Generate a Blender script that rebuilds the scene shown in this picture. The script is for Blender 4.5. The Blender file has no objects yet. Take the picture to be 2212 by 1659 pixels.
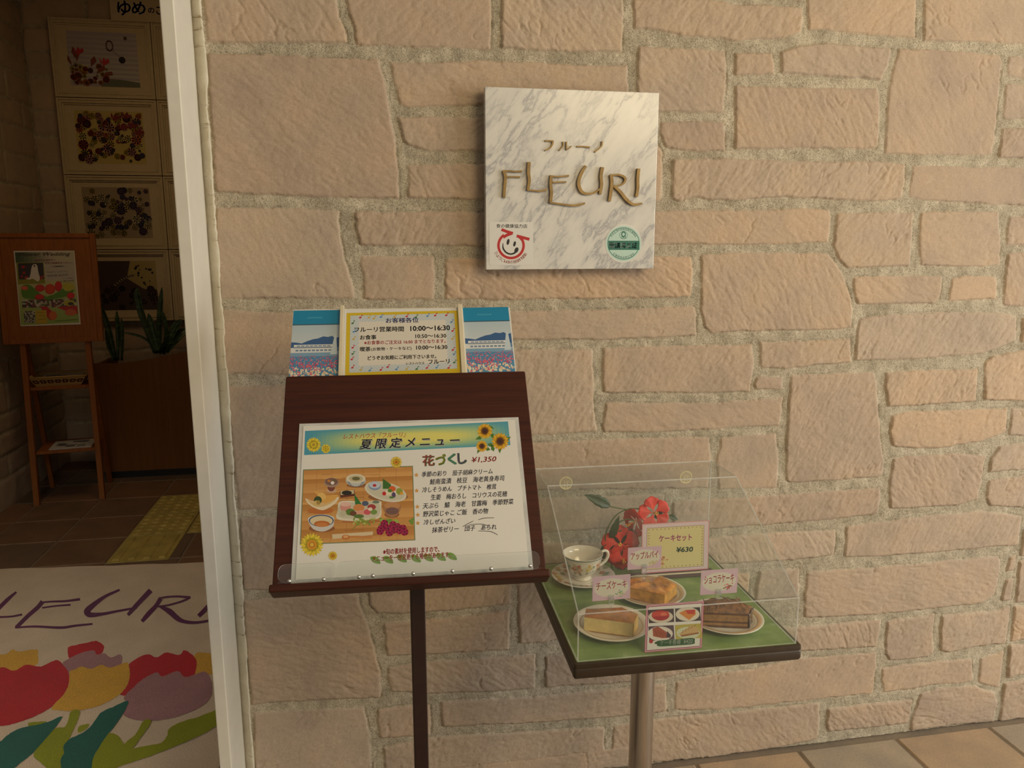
import bpy, math, random
import numpy as np
from mathutils import Matrix, Vector
random.seed(7)
SC = bpy.context.scene
COL = SC.collection
D2R = math.pi / 180

# ---------------------------------------------------------------- camera, world, lights, exposure
IW, IH, FPX = 2212.0, 1659.0, 1650.0
PITCH, YAW = 10.6 * D2R, 10.2 * D2R
EYE = Vector((0, 0, 1.55))
cam = bpy.data.objects.new('camera', bpy.data.cameras.new('camera'))
COL.objects.link(cam)
cam.location = EYE
cam.rotation_euler = (math.pi / 2 - PITCH, 0, -YAW)
cam.data.sensor_width = 36
cam.data.sensor_fit = 'HORIZONTAL'
cam.data.lens = FPX / IW * 36
cam.data.clip_start = 0.02
SC.camera = cam
SC.view_settings.view_transform = 'Standard'
SC.view_settings.look = 'None'
SC.view_settings.gamma = 1
SC.view_settings.use_curve_mapping = False
SC.view_settings.exposure = 0.03
SC.cycles.max_bounces = 8
SC.cycles.transparent_max_bounces = 24
SC.cycles.caustics_refractive = False

w = bpy.data.worlds.new('world')
SC.world = w
w.use_nodes = True
wn = w.node_tree
bg = wn.nodes['Background']
tc = wn.nodes.new('ShaderNodeTexCoord')
sx = wn.nodes.new('ShaderNodeSeparateXYZ')
wn.links.new(tc.outputs['Generated'], sx.inputs[0])
cr = wn.nodes.new('ShaderNodeValToRGB')
cr.color_ramp.elements[0].position = 0.35
cr.color_ramp.elements[0].color = (0.30, 0.24, 0.17, 1)
cr.color_ramp.elements[1].position = 0.75
cr.color_ramp.elements[1].color = (0.78, 0.69, 0.54, 1)
mth = wn.nodes.new('ShaderNodeMath')
mth.operation = 'MULTIPLY_ADD'
mth.inputs[1].default_value = 0.5
mth.inputs[2].default_value = 0.5
wn.links.new(sx.outputs['Z'], mth.inputs[0])
wn.links.new(mth.outputs[0], cr.inputs[0])
wn.links.new(cr.outputs[0], bg.inputs[0])
bg.inputs[1].default_value = 0.42


def area(name, loc, target, size, power, color, spread=180):
    l = bpy.data.lights.new(name, 'AREA')
    l.shape = 'RECTANGLE'
    l.size, l.size_y = size
    l.energy = power
    l.color = color
    l.spread = spread * D2R
    o = bpy.data.objects.new(name, l)
    COL.objects.link(o)
    o.location = loc
    d = Vector(target) - Vector(loc)
    o.rotation_euler = d.to_track_quat('-Z', 'Y').to_euler()
    return o


area('porch_lamp_light', (1.9, -0.9, 2.75), (1.2, 1.94, 1.5), (1.6, 1.2), 54, (1.0, 0.79, 0.47))
area('open_side_daylight', (4.8, -0.1, 1.5), (0.0, 1.9, 0.9), (2.4, 2.2), 158, (0.93, 0.94, 0.88))
area('entrance_daylight', (-0.5, -1.6, 3.0), (-1.45, 2.9, 0.0), (0.6, 0.6), 1.7, (0.97, 0.93, 0.82), 27)
area('lobby_warm_fill', (-0.9, 3.9, 3.15), (-0.9, 4.3, 0), (0.8, 0.8), 7.5, (1.0, 0.66, 0.30))  # unseen warm fill, added overhead to lift the dark lobby

# ---------------------------------------------------------------- pixel rays
cy_, sy_ = math.cos(YAW), math.sin(YAW)
cp_, sp_ = math.cos(PITCH), math.sin(PITCH)
FW = Vector((sy_ * cp_, cy_ * cp_, -sp_))
RT = Vector((cy_, -sy_, 0))
UP = RT.cross(FW)


def ray(x, y):
    return FW + RT * ((x - IW / 2) / FPX) - UP * ((y - IH / 2) / FPX)


def at_y(x, y, Y):
    d = ray(x, y)
    return EYE + d * (Y / d.y)


def at_z(x, y, z):
    d = ray(x, y)
    return EYE + d * ((z - EYE.z) / d.z)


class Plane:
    """A real plane in the place: origin and two unit axes. uv() measures the photograph on it."""
    def __init__(s, o, ex, ey):
        s.o, s.ex, s.ey = Vector(o), Vector(ex).normalized(), Vector(ey).normalized()
        s.n = s.ex.cross(s.ey)
        s.zone = (0, 0, 1)

    def mat(s):
        m = Matrix.Identity(4)
        for i in range(3):
            m[i][0], m[i][1], m[i][2], m[i][3] = s.ex[i], s.ey[i], s.n[i], s.o[i]
        return m

    def uv(s, x, y):
        ox, oy, k = s.zone
        d = ray(ox + x / k, oy + y / k)
        t = (s.o - EYE).dot(s.n) / d.dot(s.n)
        q = EYE + d * t - s.o
        return (q.dot(s.ex), q.dot(s.ey))

    def uvs(s, pts):
        return [s.uv(*p) for p in pts]


# ---------------------------------------------------------------- colours and materials
def lin(c):
    c = c / 255.0
    return c / 12.92 if c <= 0.04045 else ((c + 0.055) / 1.055) ** 2.4


def RGB(r, g, b):
    return (lin(r), lin(g), lin(b), 1)


def newmat(name):
    m = bpy.data.materials.new(name)
    m.use_nodes = True
    nt = m.node_tree
    b = nt.nodes['Principled BSDF']
    return m, nt, b


def N(nt, t, **kw):
    n = nt.nodes.new(t)
    for k, v in kw.items():
        if k in n.inputs:
            n.inputs[k].default_value = v
        else:
            setattr(n, k, v)
    return n


def coords(nt, scale=(1, 1, 1), kind='Object'):
    t = nt.nodes.new('ShaderNodeTexCoord')
    mp = nt.nodes.new('ShaderNodeMapping')
    mp.inputs['Scale'].default_value = scale
    nt.links.new(t.outputs[kind], mp.inputs[0])
    return mp.outputs[0]


def noise(nt, vec, scale, detail=3, rough=0.55):
    n = N(nt, 'ShaderNodeTexNoise')
    n.inputs['Scale'].default_value = scale
    n.inputs['Detail'].default_value = detail
    n.inputs['Roughness'].default_value = rough
    nt.links.new(vec, n.inputs['Vector'])
    return n.outputs['Fac']


def ramp(nt, fac, stops):
    r = N(nt, 'ShaderNodeValToRGB')
    e = r.color_ramp.elements
    while len(e) < len(stops):
        e.new(0.5)
    for el, (p, c) in zip(e, stops):
        el.position = p
        el.color = c
    nt.links.new(fac, r.inputs[0])
    return r.outputs[0]


def mixc(nt, fac, a, b, mode='MIX'):
    m = N(nt, 'ShaderNodeMix', data_type='RGBA', blend_type=mode)
    for sock, v in ((m.inputs[0], fac), (m.inputs[6], a), (m.inputs[7], b)):
        if hasattr(v, 'is_linked'):
            nt.links.new(v, sock)
        else:
            sock.default_value = v
    return m.outputs[2]


def bump(nt, b, h, strength, dist=0.002):
    n = N(nt, 'ShaderNodeBump')
    n.inputs['Strength'].default_value = strength
    n.inputs['Distance'].default_value = dist
    nt.links.new(h, n.inputs['Height'])
    nt.links.new(n.outputs[0], b.inputs['Normal'])


def plain(name, col, rough=0.5, metal=0.0, var=0.06, scale=30, bmp=0.0, bscale=200, coat=0.0, stretch=(1, 1, 1)):
    m, nt, b = newmat(name)
    v = coords(nt, stretch)
    f = noise(nt, v, scale, 4)
    dk = tuple(c * (1 - var * 2) for c in col[:3]) + (1,)
    lt = tuple(min(1, c * (1 + var * 2)) for c in col[:3]) + (1,)
    nt.links.new(ramp(nt, f, [(0.3, dk), (0.7, lt)]), b.inputs['Base Color'])
    b.inputs['Roughness'].default_value = rough
    b.inputs['Metallic'].default_value = metal
    b.inputs['Coat Weight'].default_value = coat
    if bmp:
        bump(nt, b, noise(nt, v, bscale, 3), bmp)
    return m


def wood(name, dark, light, axis=0, rough=0.4, scale=1.0, coat=0.0):
    m, nt, b = newmat(name)
    st = [60 * scale, 60 * scale, 60 * scale]
    st[axis] = 2.2 * scale
    v = coords(nt, tuple(st))
    f = noise(nt, v, 1.6, 6, 0.65)
    nt.links.new(ramp(nt, f, [(0.3, dark), (0.5, tuple((a + c) / 2 for a, c in zip(dark, light))), (0.72, light)]), b.inputs['Base Color'])
    b.inputs['Roughness'].default_value = rough
    b.inputs['Coat Weight'].default_value = coat
    b.inputs['Specular IOR Level'].default_value = 0.22
    bump(nt, b, f, 0.12, 0.001)
    return m


def acrylic(name, tint=(1, 1, 1, 1), haze=0.02, refl=1.0):
    m, nt, b = newmat(name)
    nt.nodes.remove(b)
    out = nt.nodes['Material Output']
    tr = N(nt, 'ShaderNodeBsdfTransparent')
    tr.inputs[0].default_value = tint
    gl = N(nt, 'ShaderNodeBsdfGlossy')
    gl.inputs['Roughness'].default_value = 0.03
    df = N(nt, 'ShaderNodeBsdfDiffuse')
    df.inputs[0].default_value = (0.85, 0.85, 0.85, 1)
    lw = N(nt, 'ShaderNodeLayerWeight')
    pw = N(nt, 'ShaderNodeMath', operation='POWER')
    pw.inputs[1].default_value = 4.0
    nt.links.new(lw.outputs['Facing'], pw.inputs[0])
    fr = N(nt, 'ShaderNodeMath', operation='MULTIPLY_ADD')
    fr.inputs[1].default_value = 0.30
    fr.inputs[2].default_value = 0.022
    nt.links.new(pw.outputs[0], fr.inputs[0])
    v = coords(nt, (1, 1, 1))
    mm = N(nt, 'ShaderNodeMath', operation='MULTIPLY')
    mm.inputs[1].default_value = refl
    nt.links.new(fr.outputs[0], mm.inputs[0])
    hz = N(nt, 'ShaderNodeMath', operation='MULTIPLY')
    hz.inputs[1].default_value = haze * 2
    nt.links.new(noise(nt, v, 9, 4), hz.inputs[0])
    m1 = N(nt, 'ShaderNodeMixShader')
    nt.links.new(hz.outputs[0], m1.inputs[0])
    nt.links.new(tr.outputs[0], m1.inputs[1])
    nt.links.new(df.outputs[0], m1.inputs[2])
    m2 = N(nt, 'ShaderNodeMixShader')
    nt.links.new(mm.outputs[0], m2.inputs[0])
    nt.links.new(m1.outputs[0], m2.inputs[1])
    nt.links.new(gl.outputs[0], m2.inputs[2])
    nt.links.new(m2.outputs[0], out.inputs[0])
    return m


def ink_mat(name, rough=0.35):
    m, nt, b = newmat(name)
    a = N(nt, 'ShaderNodeAttribute', attribute_name='Col')
    v = coords(nt)
    g = ramp(nt, noise(nt, v, 900, 2), [(0.2, (0.68, 0.68, 0.68, 1)), (0.8, (0.76, 0.76, 0.76, 1))])
    nt.links.new(mixc(nt, 1.0, a.outputs['Color'], g, 'MULTIPLY'), b.inputs['Base Color'])
    b.inputs['Roughness'].default_value = rough
    return m


INK = ink_mat('printed_ink', 0.4)


# ---------------------------------------------------------------- mesh building
def link(o, parent=None):
    COL.objects.link(o)
    if parent is not None:
        o.parent = parent
    return o


def mark(o, label=None, cat=None, group=None, kind=None):
    if label:
        o['label'] = label
    if cat:
        o['category'] = cat
    if group:
        o['group'] = group
    if kind:
        o['kind'] = kind
    return o


def thing(name, label, cat, M=None, group=None):
    o = bpy.data.objects.new(name, None)
    o.empty_display_size = 0.05
    link(o)
    if M is not None:
        o.matrix_world = M
    return mark(o, label, cat, group)


def catmull(pts, n=6, closed=False):
    P = [Vector(p) for p in pts]
    out = []
    L = len(P)
    rng = range(L if closed else L - 1)
    for i in rng:
        p0 = P[(i - 1) % L] if (closed or i > 0) else P[0] * 2 - P[1]
        p1, p2 = P[i], P[(i + 1) % L]
        p3 = P[(i + 2) % L] if (closed or i + 2 < L) else P[-1] * 2 - P[-2]
        for k in range(n):
            t = k / n
            out.append(0.5 * ((2 * p1) + (p2 - p0) * t + (2 * p0 - 5 * p1 + 4 * p2 - p3) * t * t + (3 * p1 - p0 - 3 * p2 + p3) * t ** 3))
    if not closed:
        out.append(P[-1])
    return out


class MB:
    def __init__(s):
        s.v, s.f, s.m, s.c = [], [], [], []
        s.cur = 0
        s.col = (1, 1, 1, 1)
        s.M = None

    def V(s, p):
        p = Vector(p) if len(p) == 3 else Vector((p[0], p[1], 0))
        if s.M is not None:
            p = s.M @ p
        s.v.append(p[:])
        return len(s.v) - 1

    def F(s, ids):
        s.f.append(list(ids))
        s.m.append(s.cur)
        s.c.append(s.col)

    def box(s, a, b):
        x0, y0, z0 = [min(p, q) for p, q in zip(a, b)]
        x1, y1, z1 = [max(p, q) for p, q in zip(a, b)]
        i = [s.V(p) for p in ((x0, y0, z0), (x1, y0, z0), (x1, y1, z0), (x0, y1, z0), (x0, y0, z1), (x1, y0, z1), (x1, y1, z1), (x0, y1, z1))]
        for q in ((0, 3, 2, 1), (4, 5, 6, 7), (0, 1, 5, 4), (1, 2, 6, 5), (2, 3, 7, 6), (3, 0, 4, 7)):
            s.F([i[k] for k in q])

    def rbox(s, a, b, r, n=3):
        """box with rounded vertical (z) edges"""
        x0, y0, z0 = [min(p, q) for p, q in zip(a, b)]
        x1, y1, z1 = [max(p, q) for p, q in zip(a, b)]
        s.prism(rrect(x0, y0, x1, y1, r, n), z0, z1)

    def prism(s, poly, z0, z1, rim=None):
        lo = [s.V((p[0], p[1], z0)) for p in poly]
        hi = [s.V((p[0], p[1], z1)) for p in poly]
        s.F(lo[::-1])
        s.F(hi)
        n = len(poly)
        old = s.cur
        if rim is not None:
            s.cur = rim
        for k in range(n):
            s.F([lo[k], lo[(k + 1) % n], hi[(k + 1) % n], hi[k]])
        s.cur = old

    def bar(s, p, q, wx, wy, up=(0, 0, 1)):
        """rectangular bar from p to q"""
        p, q = Vector(p), Vector(q)
        d = (q - p).normalized()
        a = d.cross(Vector(up)).normalized()
        b = a.cross(d)
        r = []
        for e in (p, q):
            r += [s.V(e + a * sx * wx / 2 + b * sy * wy / 2) for sx, sy in ((-1, -1), (1, -1), (1, 1), (-1, 1))]
        s.F(r[3::-1])
        s.F(r[4:])
        for k in range(4):
            s.F([r[k], r[(k + 1) % 4], r[4 + (k + 1) % 4], r[4 + k]])

    def tube(s, pts, rad, seg=8, cap=True):
        P = [Vector(p) for p in pts]
        rads = rad if isinstance(rad, (list, tuple)) else [rad] * len(P)
        prev = None
        rings = []
        for k, p in enumerate(P):
            d = (P[min(k + 1, len(P) - 1)] - P[max(k - 1, 0)]).normalized()
            if prev is None:
                a = d.orthogonal().normalized()
            else:
                a = (prev - d * prev.dot(d)).normalized()
            prev = a
            b = d.cross(a)
            rings.append([s.V(p + (a * math.cos(t) + b * math.sin(t)) * rads[k]) for t in [2 * math.pi * j / seg for j in range(seg)]])
        for r0, r1 in zip(rings, rings[1:]):
            for j in range(seg):
                s.F([r0[j], r0[(j + 1) % seg], r1[(j + 1) % seg], r1[j]])
        if cap:
            s.F(rings[0][::-1])
            s.F(rings[-1])

    def lathe(s, prof, seg=48, c=(0, 0, 0), a0=0.0, a1=2 * math.pi):
        full = abs(a1 - a0 - 2 * math.pi) < 1e-6
        n = seg if full else seg + 1
        rings = []
        for r, z in prof:
            if r < 1e-6:
                rings.append([s.V((c[0], c[1], c[2] + z))] * n)
            else:
                rings.append([s.V((c[0] + r * math.cos(a0 + (a1 - a0) * j / seg), c[1] + r * math.sin(a0 + (a1 - a0) * j / seg), c[2] + z)) for j in range(n)])
        for r0, r1 in zip(rings, rings[1:]):
            for j in range(seg):
                k = (j + 1) % n
                ids = [r0[j], r0[k], r1[k], r1[j]]
                ids = [v for i, v in enumerate(ids) if v not in ids[:i]]
                if len(ids) > 2:
                    s.F(ids)

    def grid(s, fn, nu, nv, closed_u=False):
        ids = [[s.V(fn(u / nu, v / nv)) for v in range(nv + 1)] for u in range(nu + (0 if closed_u else 1))]
        for i in range(nu):
            for j in range(nv):
                k = (i + 1) % len(ids)
                s.F([ids[i][j], ids[k][j], ids[k][j + 1], ids[i][j + 1]])

    def build(s, name, mats, parent=None, smooth=False, bevel=0.0, bseg=2, colors=False, angle=None, label=None, solid=0.0, sub=0):
        me = bpy.data.meshes.new(name)
        me.from_pydata(s.v, [], s.f)
        if not isinstance(mats, (list, tuple)):
            mats = [mats]
        for mm in mats:
            me.materials.append(mm)
        me.polygons.foreach_set('material_index', s.m)
        if colors:
            ca = me.color_attributes.new('Col', 'FLOAT_COLOR', 'CORNER')
            arr = np.empty((len(me.loops), 4), dtype=np.float32)
            k = 0
            for f, c in zip(s.f, s.c):
                arr[k:k + len(f)] = c
                k += len(f)
            ca.data.foreach_set('color', arr.ravel())
        if smooth or angle:
            me.polygons.foreach_set('use_smooth', [True] * len(me.polygons))
        me.update()
        o = bpy.data.objects.new(name, me)
        link(o, parent)
        if angle:
            me.set_sharp_from_angle(angle=angle * D2R)
        if solid:
            md = o.modifiers.new('solid', 'SOLIDIFY')
            md.thickness = solid
            md.offset = 0
        if bevel:
            md = o.modifiers.new('bevel', 'BEVEL')
            md.width = bevel
            md.segments = bseg
            md.limit_method = 'ANGLE'
            md.angle_limit = 40 * D2R
        if sub:
            md = o.modifiers.new('sub', 'SUBSURF')
            md.levels = md.render_levels = sub
        if label:
            o['label'] = label
        return o


def rrect(x0, y0, x1, y1, r, n=4):
    out = []
    for cx, cy, a in ((x1 - r, y0 + r, -90), (x1 - r, y1 - r, 0), (x0 + r, y1 - r, 90), (x0 + r, y0 + r, 180)):
        for k in range(n + 1):
            t = (a + 90 * k / n) * D2R
            out.append((cx + r * math.cos(t), cy + r * math.sin(t)))
    return out


# ---------------------------------------------------------------- lettering and printing
_tc = {}


def text_geo(s, bold=0.0, shear=0.0, spacing=1.0):
    key = (s, bold, shear, spacing)
    if key in _tc:
        return _tc[key]
    cu = bpy.data.curves.new('glyphs', 'FONT')
    cu.body = s
    cu.size = 1
    cu.shear = shear
    cu.offset = bold
    cu.space_character = spacing
    cu.resolution_u = 2
    o = bpy.data.objects.new('glyphs', cu)
    COL.objects.link(o)
    dg = bpy.context.evaluated_depsgraph_get()
    me = o.evaluated_get(dg).to_mesh()
    V = [(v.co.x, v.co.y) for v in me.vertices]
    Fc = [list(p.vertices) for p in me.polygons]
    o.evaluated_get(dg).to_mesh_clear()
    bpy.data.objects.remove(o)
    bpy.data.curves.remove(cu)
    if not V:
        V, Fc = [(0, 0), (1, 0), (1, 1)], []
    xs = [p[0] for p in V]
    ys = [p[1] for p in V]
    _tc[key] = (V, Fc, min(xs), max(xs), min(ys), max(ys))
    return _tc[key]


class Print(MB):
    """Flat printing on a plane; each layer of ink lies a hair above the one before."""
    def __init__(s, plane=None, z=0.0, dz=0.000012):
        super().__init__()
        s.pl, s.z, s.dz = plane, z, dz

    def P(s, pts):
        return s.pl.uvs(pts) if s.pl else pts

    def up(s):
        s.z += s.dz

    def poly(s, pts, col, raw=False):
        s.col = RGB(*col)
        q = pts if raw else s.P(pts)
        a = sum(q[i][0] * q[(i + 1) % len(q)][1] - q[(i + 1) % len(q)][0] * q[i][1] for i in range(len(q)))
        if a < 0:
            q = list(q)[::-1]
        s.F([s.V((x, y, s.z)) for x, y in q])
        s.up()

    def blob(s, pts, col, n=5):
        s.poly([(p[0], p[1]) for p in catmull([(a, b, 0) for a, b in pts], n, True)], col)

    def ell(s, cx, cy, rx, ry, col, rot=0, n=22):
        c, si = math.cos(rot * D2R), math.sin(rot * D2R)
        s.poly([(cx + rx * math.cos(t) * c - ry * math.sin(t) * si, cy + rx * math.cos(t) * si + ry * math.sin(t) * c) for t in [2 * math.pi * k / n for k in range(n)]], col)

    def ring(s, cx, cy, r0, r1, col, n=40, a0=0, a1=360, ky=1.0):
        s.col = RGB(*col)
        full = abs(a1 - a0) >= 360
        m = n if full else n + 1
        A = [(a0 + (a1 - a0) * k / n) * D2R for k in range(m)]
        i0 = [s.V(p + (s.z,)) for p in [tuple(q) for q in s.P([(cx + r0 * math.cos(t), cy + ky * r0 * math.sin(t)) for t in A])]]
        i1 = [s.V(p + (s.z,)) for p in [tuple(q) for q in s.P([(cx + r1 * math.cos(t), cy + ky * r1 * math.sin(t)) for t in A])]]
        for k in range(n):
            j = (k + 1) % m
            s.F([i0[k], i1[k], i1[j], i0[j]])
        s.up()

    def line(s, pts, wd, col, smooth=0):
        if smooth:
            pts = [(p[0], p[1]) for p in catmull([(a, b, 0) for a, b in pts], smooth)]
        ws = wd if isinstance(wd, (list, tuple)) else [wd] * 2
        n = len(pts)
        L, R = [], []
        for k, (x, y) in enumerate(pts):
            x0, y0 = pts[max(0, k - 1)]
            x1, y1 = pts[min(n - 1, k + 1)]
            d = math.hypot(x1 - x0, y1 - y0) or 1
            nx, ny = -(y1 - y0) / d, (x1 - x0) / d
            f = k / (n - 1) * (len(ws) - 1)
            i = min(int(f), len(ws) - 2)
            h = (ws[i] + (ws[i + 1] - ws[i]) * (f - i)) / 2
            L.append((x + nx * h, y + ny * h))
            R.append((x - nx * h, y - ny * h))
        s.col = RGB(*col)
        li = [s.V((a, b, s.z)) for a, b in s.P(L)]
        ri = [s.V((a, b, s.z)) for a, b in s.P(R)]
        for k in range(n - 1):
            s.F([li[k], li[k + 1], ri[k + 1], ri[k]])
        s.up()

    def grad(s, quad, cols, nu=16, nv=6):
        """quad TL,TR,BR,BL; cols(u,v) gives the printed colour"""
        (a, b, c, d) = [Vector((p[0], p[1])) for p in quad]
        for i in range(nu):
            for j in range(nv):
                cs = []
                for u, v in ((i, j), (i, j + 1), (i + 1, j + 1), (i + 1, j)):
                    u, v = u / nu, v / nv
                    p = (a * (1 - u) + b * u) * (1 - v) + (d * (1 - u) + c * u) * v
                    cs.append(tuple(p))
                s.col = RGB(*cols((i + .5) / nu, (j + .5) / nv))
                s.F([s.V((x, y, s.z)) for x, y in s.P(cs)])
        s.up()

    def text(s, t, p0, p1, h, col, bold=0.0, shear=0.0, spacing=1.0):
        """bottom-left p0, bottom-right p1, height h (units of the zone)"""
        V, Fc, x0, x1, y0, y1 = text_geo(t, 0.0, shear, spacing)
        q0, q1, qh = [Vector(p) for p in s.P([p0, p1, (p0[0], p0[1] - h)])] if s.pl else (Vector(p0), Vector(p1), Vector((p0[0], p0[1] + h)))
        ex = (q1 - q0) / max(x1 - x0, 1e-6)
        ey = Vector((-ex.y, ex.x)).normalized() * ((qh - q0).length / max(y1 - y0, 1e-6))
        s.col = RGB(*col)
        k = bold * 0.9
        for dx, dy in ((0, 0), (k, k * .7), (-k, k * .7), (k, -k * .7), (-k, -k * .7)) if bold else ((0, 0),):
            base = len(s.v)
            for x, y in V:
                p = q0 + ex * (x - x0 + dx) + ey * (y - y0 + dy)
                s.V((p.x, p.y, s.z))
            for f in Fc:
                s.F([base + i for i in f])
        s.up()

    def arctext(s, t, cx, cy, r, a0, a1, h, col, inward=False, bold=0.0):
        """letters along an arc; angles in degrees, photo axes (y down)"""
        n = len(t)
        for k, ch in enumerate(t):
            if ch in ' 　':
                continue
            a = (a0 + (a1 - a0) * (k / max(1, n - 1))) * D2R
            px, py = cx + r * math.cos(a), cy + r * math.sin(a)
            tx, ty = (-math.sin(a), math.cos(a))
            if inward:
                tx, ty = -tx, -ty
            ux, uy = ty, -tx
            wd = h * 0.95
            b0 = (px - tx * wd / 2 - ux * h / 2, py - ty * wd / 2 - uy * h / 2)
            b1 = (px + tx * wd / 2 - ux * h / 2, py + ty * wd / 2 - uy * h / 2)
            s.text(ch, b0, b1, h, col, bold)
            s.z -= s.dz
        s.up()

    def flower(s, cx, cy, r, petal, core, n=14, rc=0.36, layers=1, a=0.0, fat=0.5):
        for l in range(layers):
            k = 1 - 0.22 * l
            for i in range(n):
                t = a + 2 * math.pi * (i + 0.5 * l) / n
                c, si = math.cos(t), math.sin(t)
                wd = fat * r * math.sin(math.pi / n) * 2
                pts = [(0.2 * r * k, 0), (0.6 * r * k, wd), (0.86 * r * k, wd * 0.6), (r * k, 0), (0.86 * r * k, -wd * 0.6), (0.6 * r * k, -wd)]
                s.poly([(cx + x * c - y * si, cy + x * si + y * c) for x, y in pts], petal if (i + l) % 2 else tuple(max(0, int(q * 0.9)) for q in petal))
                s.z -= s.dz
            s.up()
        if core:
            s.ell(cx, cy, r * rc, r * rc, core, n=14)
            s.ell(cx, cy, r * rc * 0.6, r * rc * 0.6, tuple(int(q * 0.75) for q in core), n=12)

    def done(s, name, parent=None, label=None, mat=None):
        return s.build(name, mat or INK, parent, colors=True, label=label)


def strokes_raised(mb, pl, strokes, h, n=6):
    """raised letters: each stroke a flat-topped bar of changing width"""
    for pts, ws in strokes:
        h += .00012
        c = catmull([(a, b, 0) for a, b in pts], n)
        m = len(c)
        L, R = [], []
        for k, p in enumerate(c):
            d = (c[min(m - 1, k + 1)] - c[max(0, k - 1)]).normalized()
            nn = Vector((-d.y, d.x, 0))
            f = k / (m - 1) * (len(ws) - 1)
            i = min(int(f), len(ws) - 2)
            hw = (ws[i] + (ws[i + 1] - ws[i]) * (f - i)) / 2
            L.append(tuple((p + nn * hw)[:2]))
            R.append(tuple((p - nn * hw)[:2]))
        L, R = pl.uvs(L), pl.uvs(R)
        q = [[mb.V((a[0], a[1], z)) for a in S] for z in (0, h) for S in (L, R)]
        l0, r0, l1, r1 = q
        for k in range(m - 1):
            mb.F([l1[k], l1[k + 1], r1[k + 1], r1[k]])
            mb.F([l0[k], l0[k + 1], l1[k + 1], l1[k]])
            mb.F([r0[k + 1], r0[k], r1[k], r1[k + 1]])
        mb.F([l0[0], l1[0], r1[0], r0[0]])
        mb.F([l0[-1], r0[-1], r1[-1], l1[-1]])

# ---------------------------------------------------------------- stone walls
WY = 1.94          # plane of the stone faces
RNG = np.random.default_rng(11)


def vnoise(x, y, seed):
    """smooth value noise on arrays"""
    r = np.random.default_rng(seed).random((64, 64))
    xi, yi = np.floor(x).astype(int), np.floor(y).astype(int)
    fx, fy = x - xi, y - yi
    fx, fy = fx * fx * (3 - 2 * fx), fy * fy * (3 - 2 * fy)
    a, b = r[xi % 64, yi % 64], r[(xi + 1) % 64, yi % 64]
    c, d = r[xi % 64, (yi + 1) % 64], r[(xi + 1) % 64, (yi + 1) % 64]
    return (a * (1 - fx) + b * fx) * (1 - fy) + (c * (1 - fx) + d * fx) * fy


def fbm(x, y, seed, oct=4, gain=0.5):
    s, a, t = 0, 1, 0
    for k in range(oct):
        s = s + a * vnoise(x * 2 ** k + 17.3 * k, y * 2 ** k + 5.1 * k, seed + k)
        t += a
        a *= gain
    return s / t


ZONES = dict(A=(430, 0), B=(430, 400), C=(430, 1200), D=(980, 0), E=(1592, 0), F=(1000, 400), G=(1592, 400), H=(1100, 800), I=(1592, 800), J=(1592, 1200), K=(900, 1200), P=(0, 0))
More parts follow.
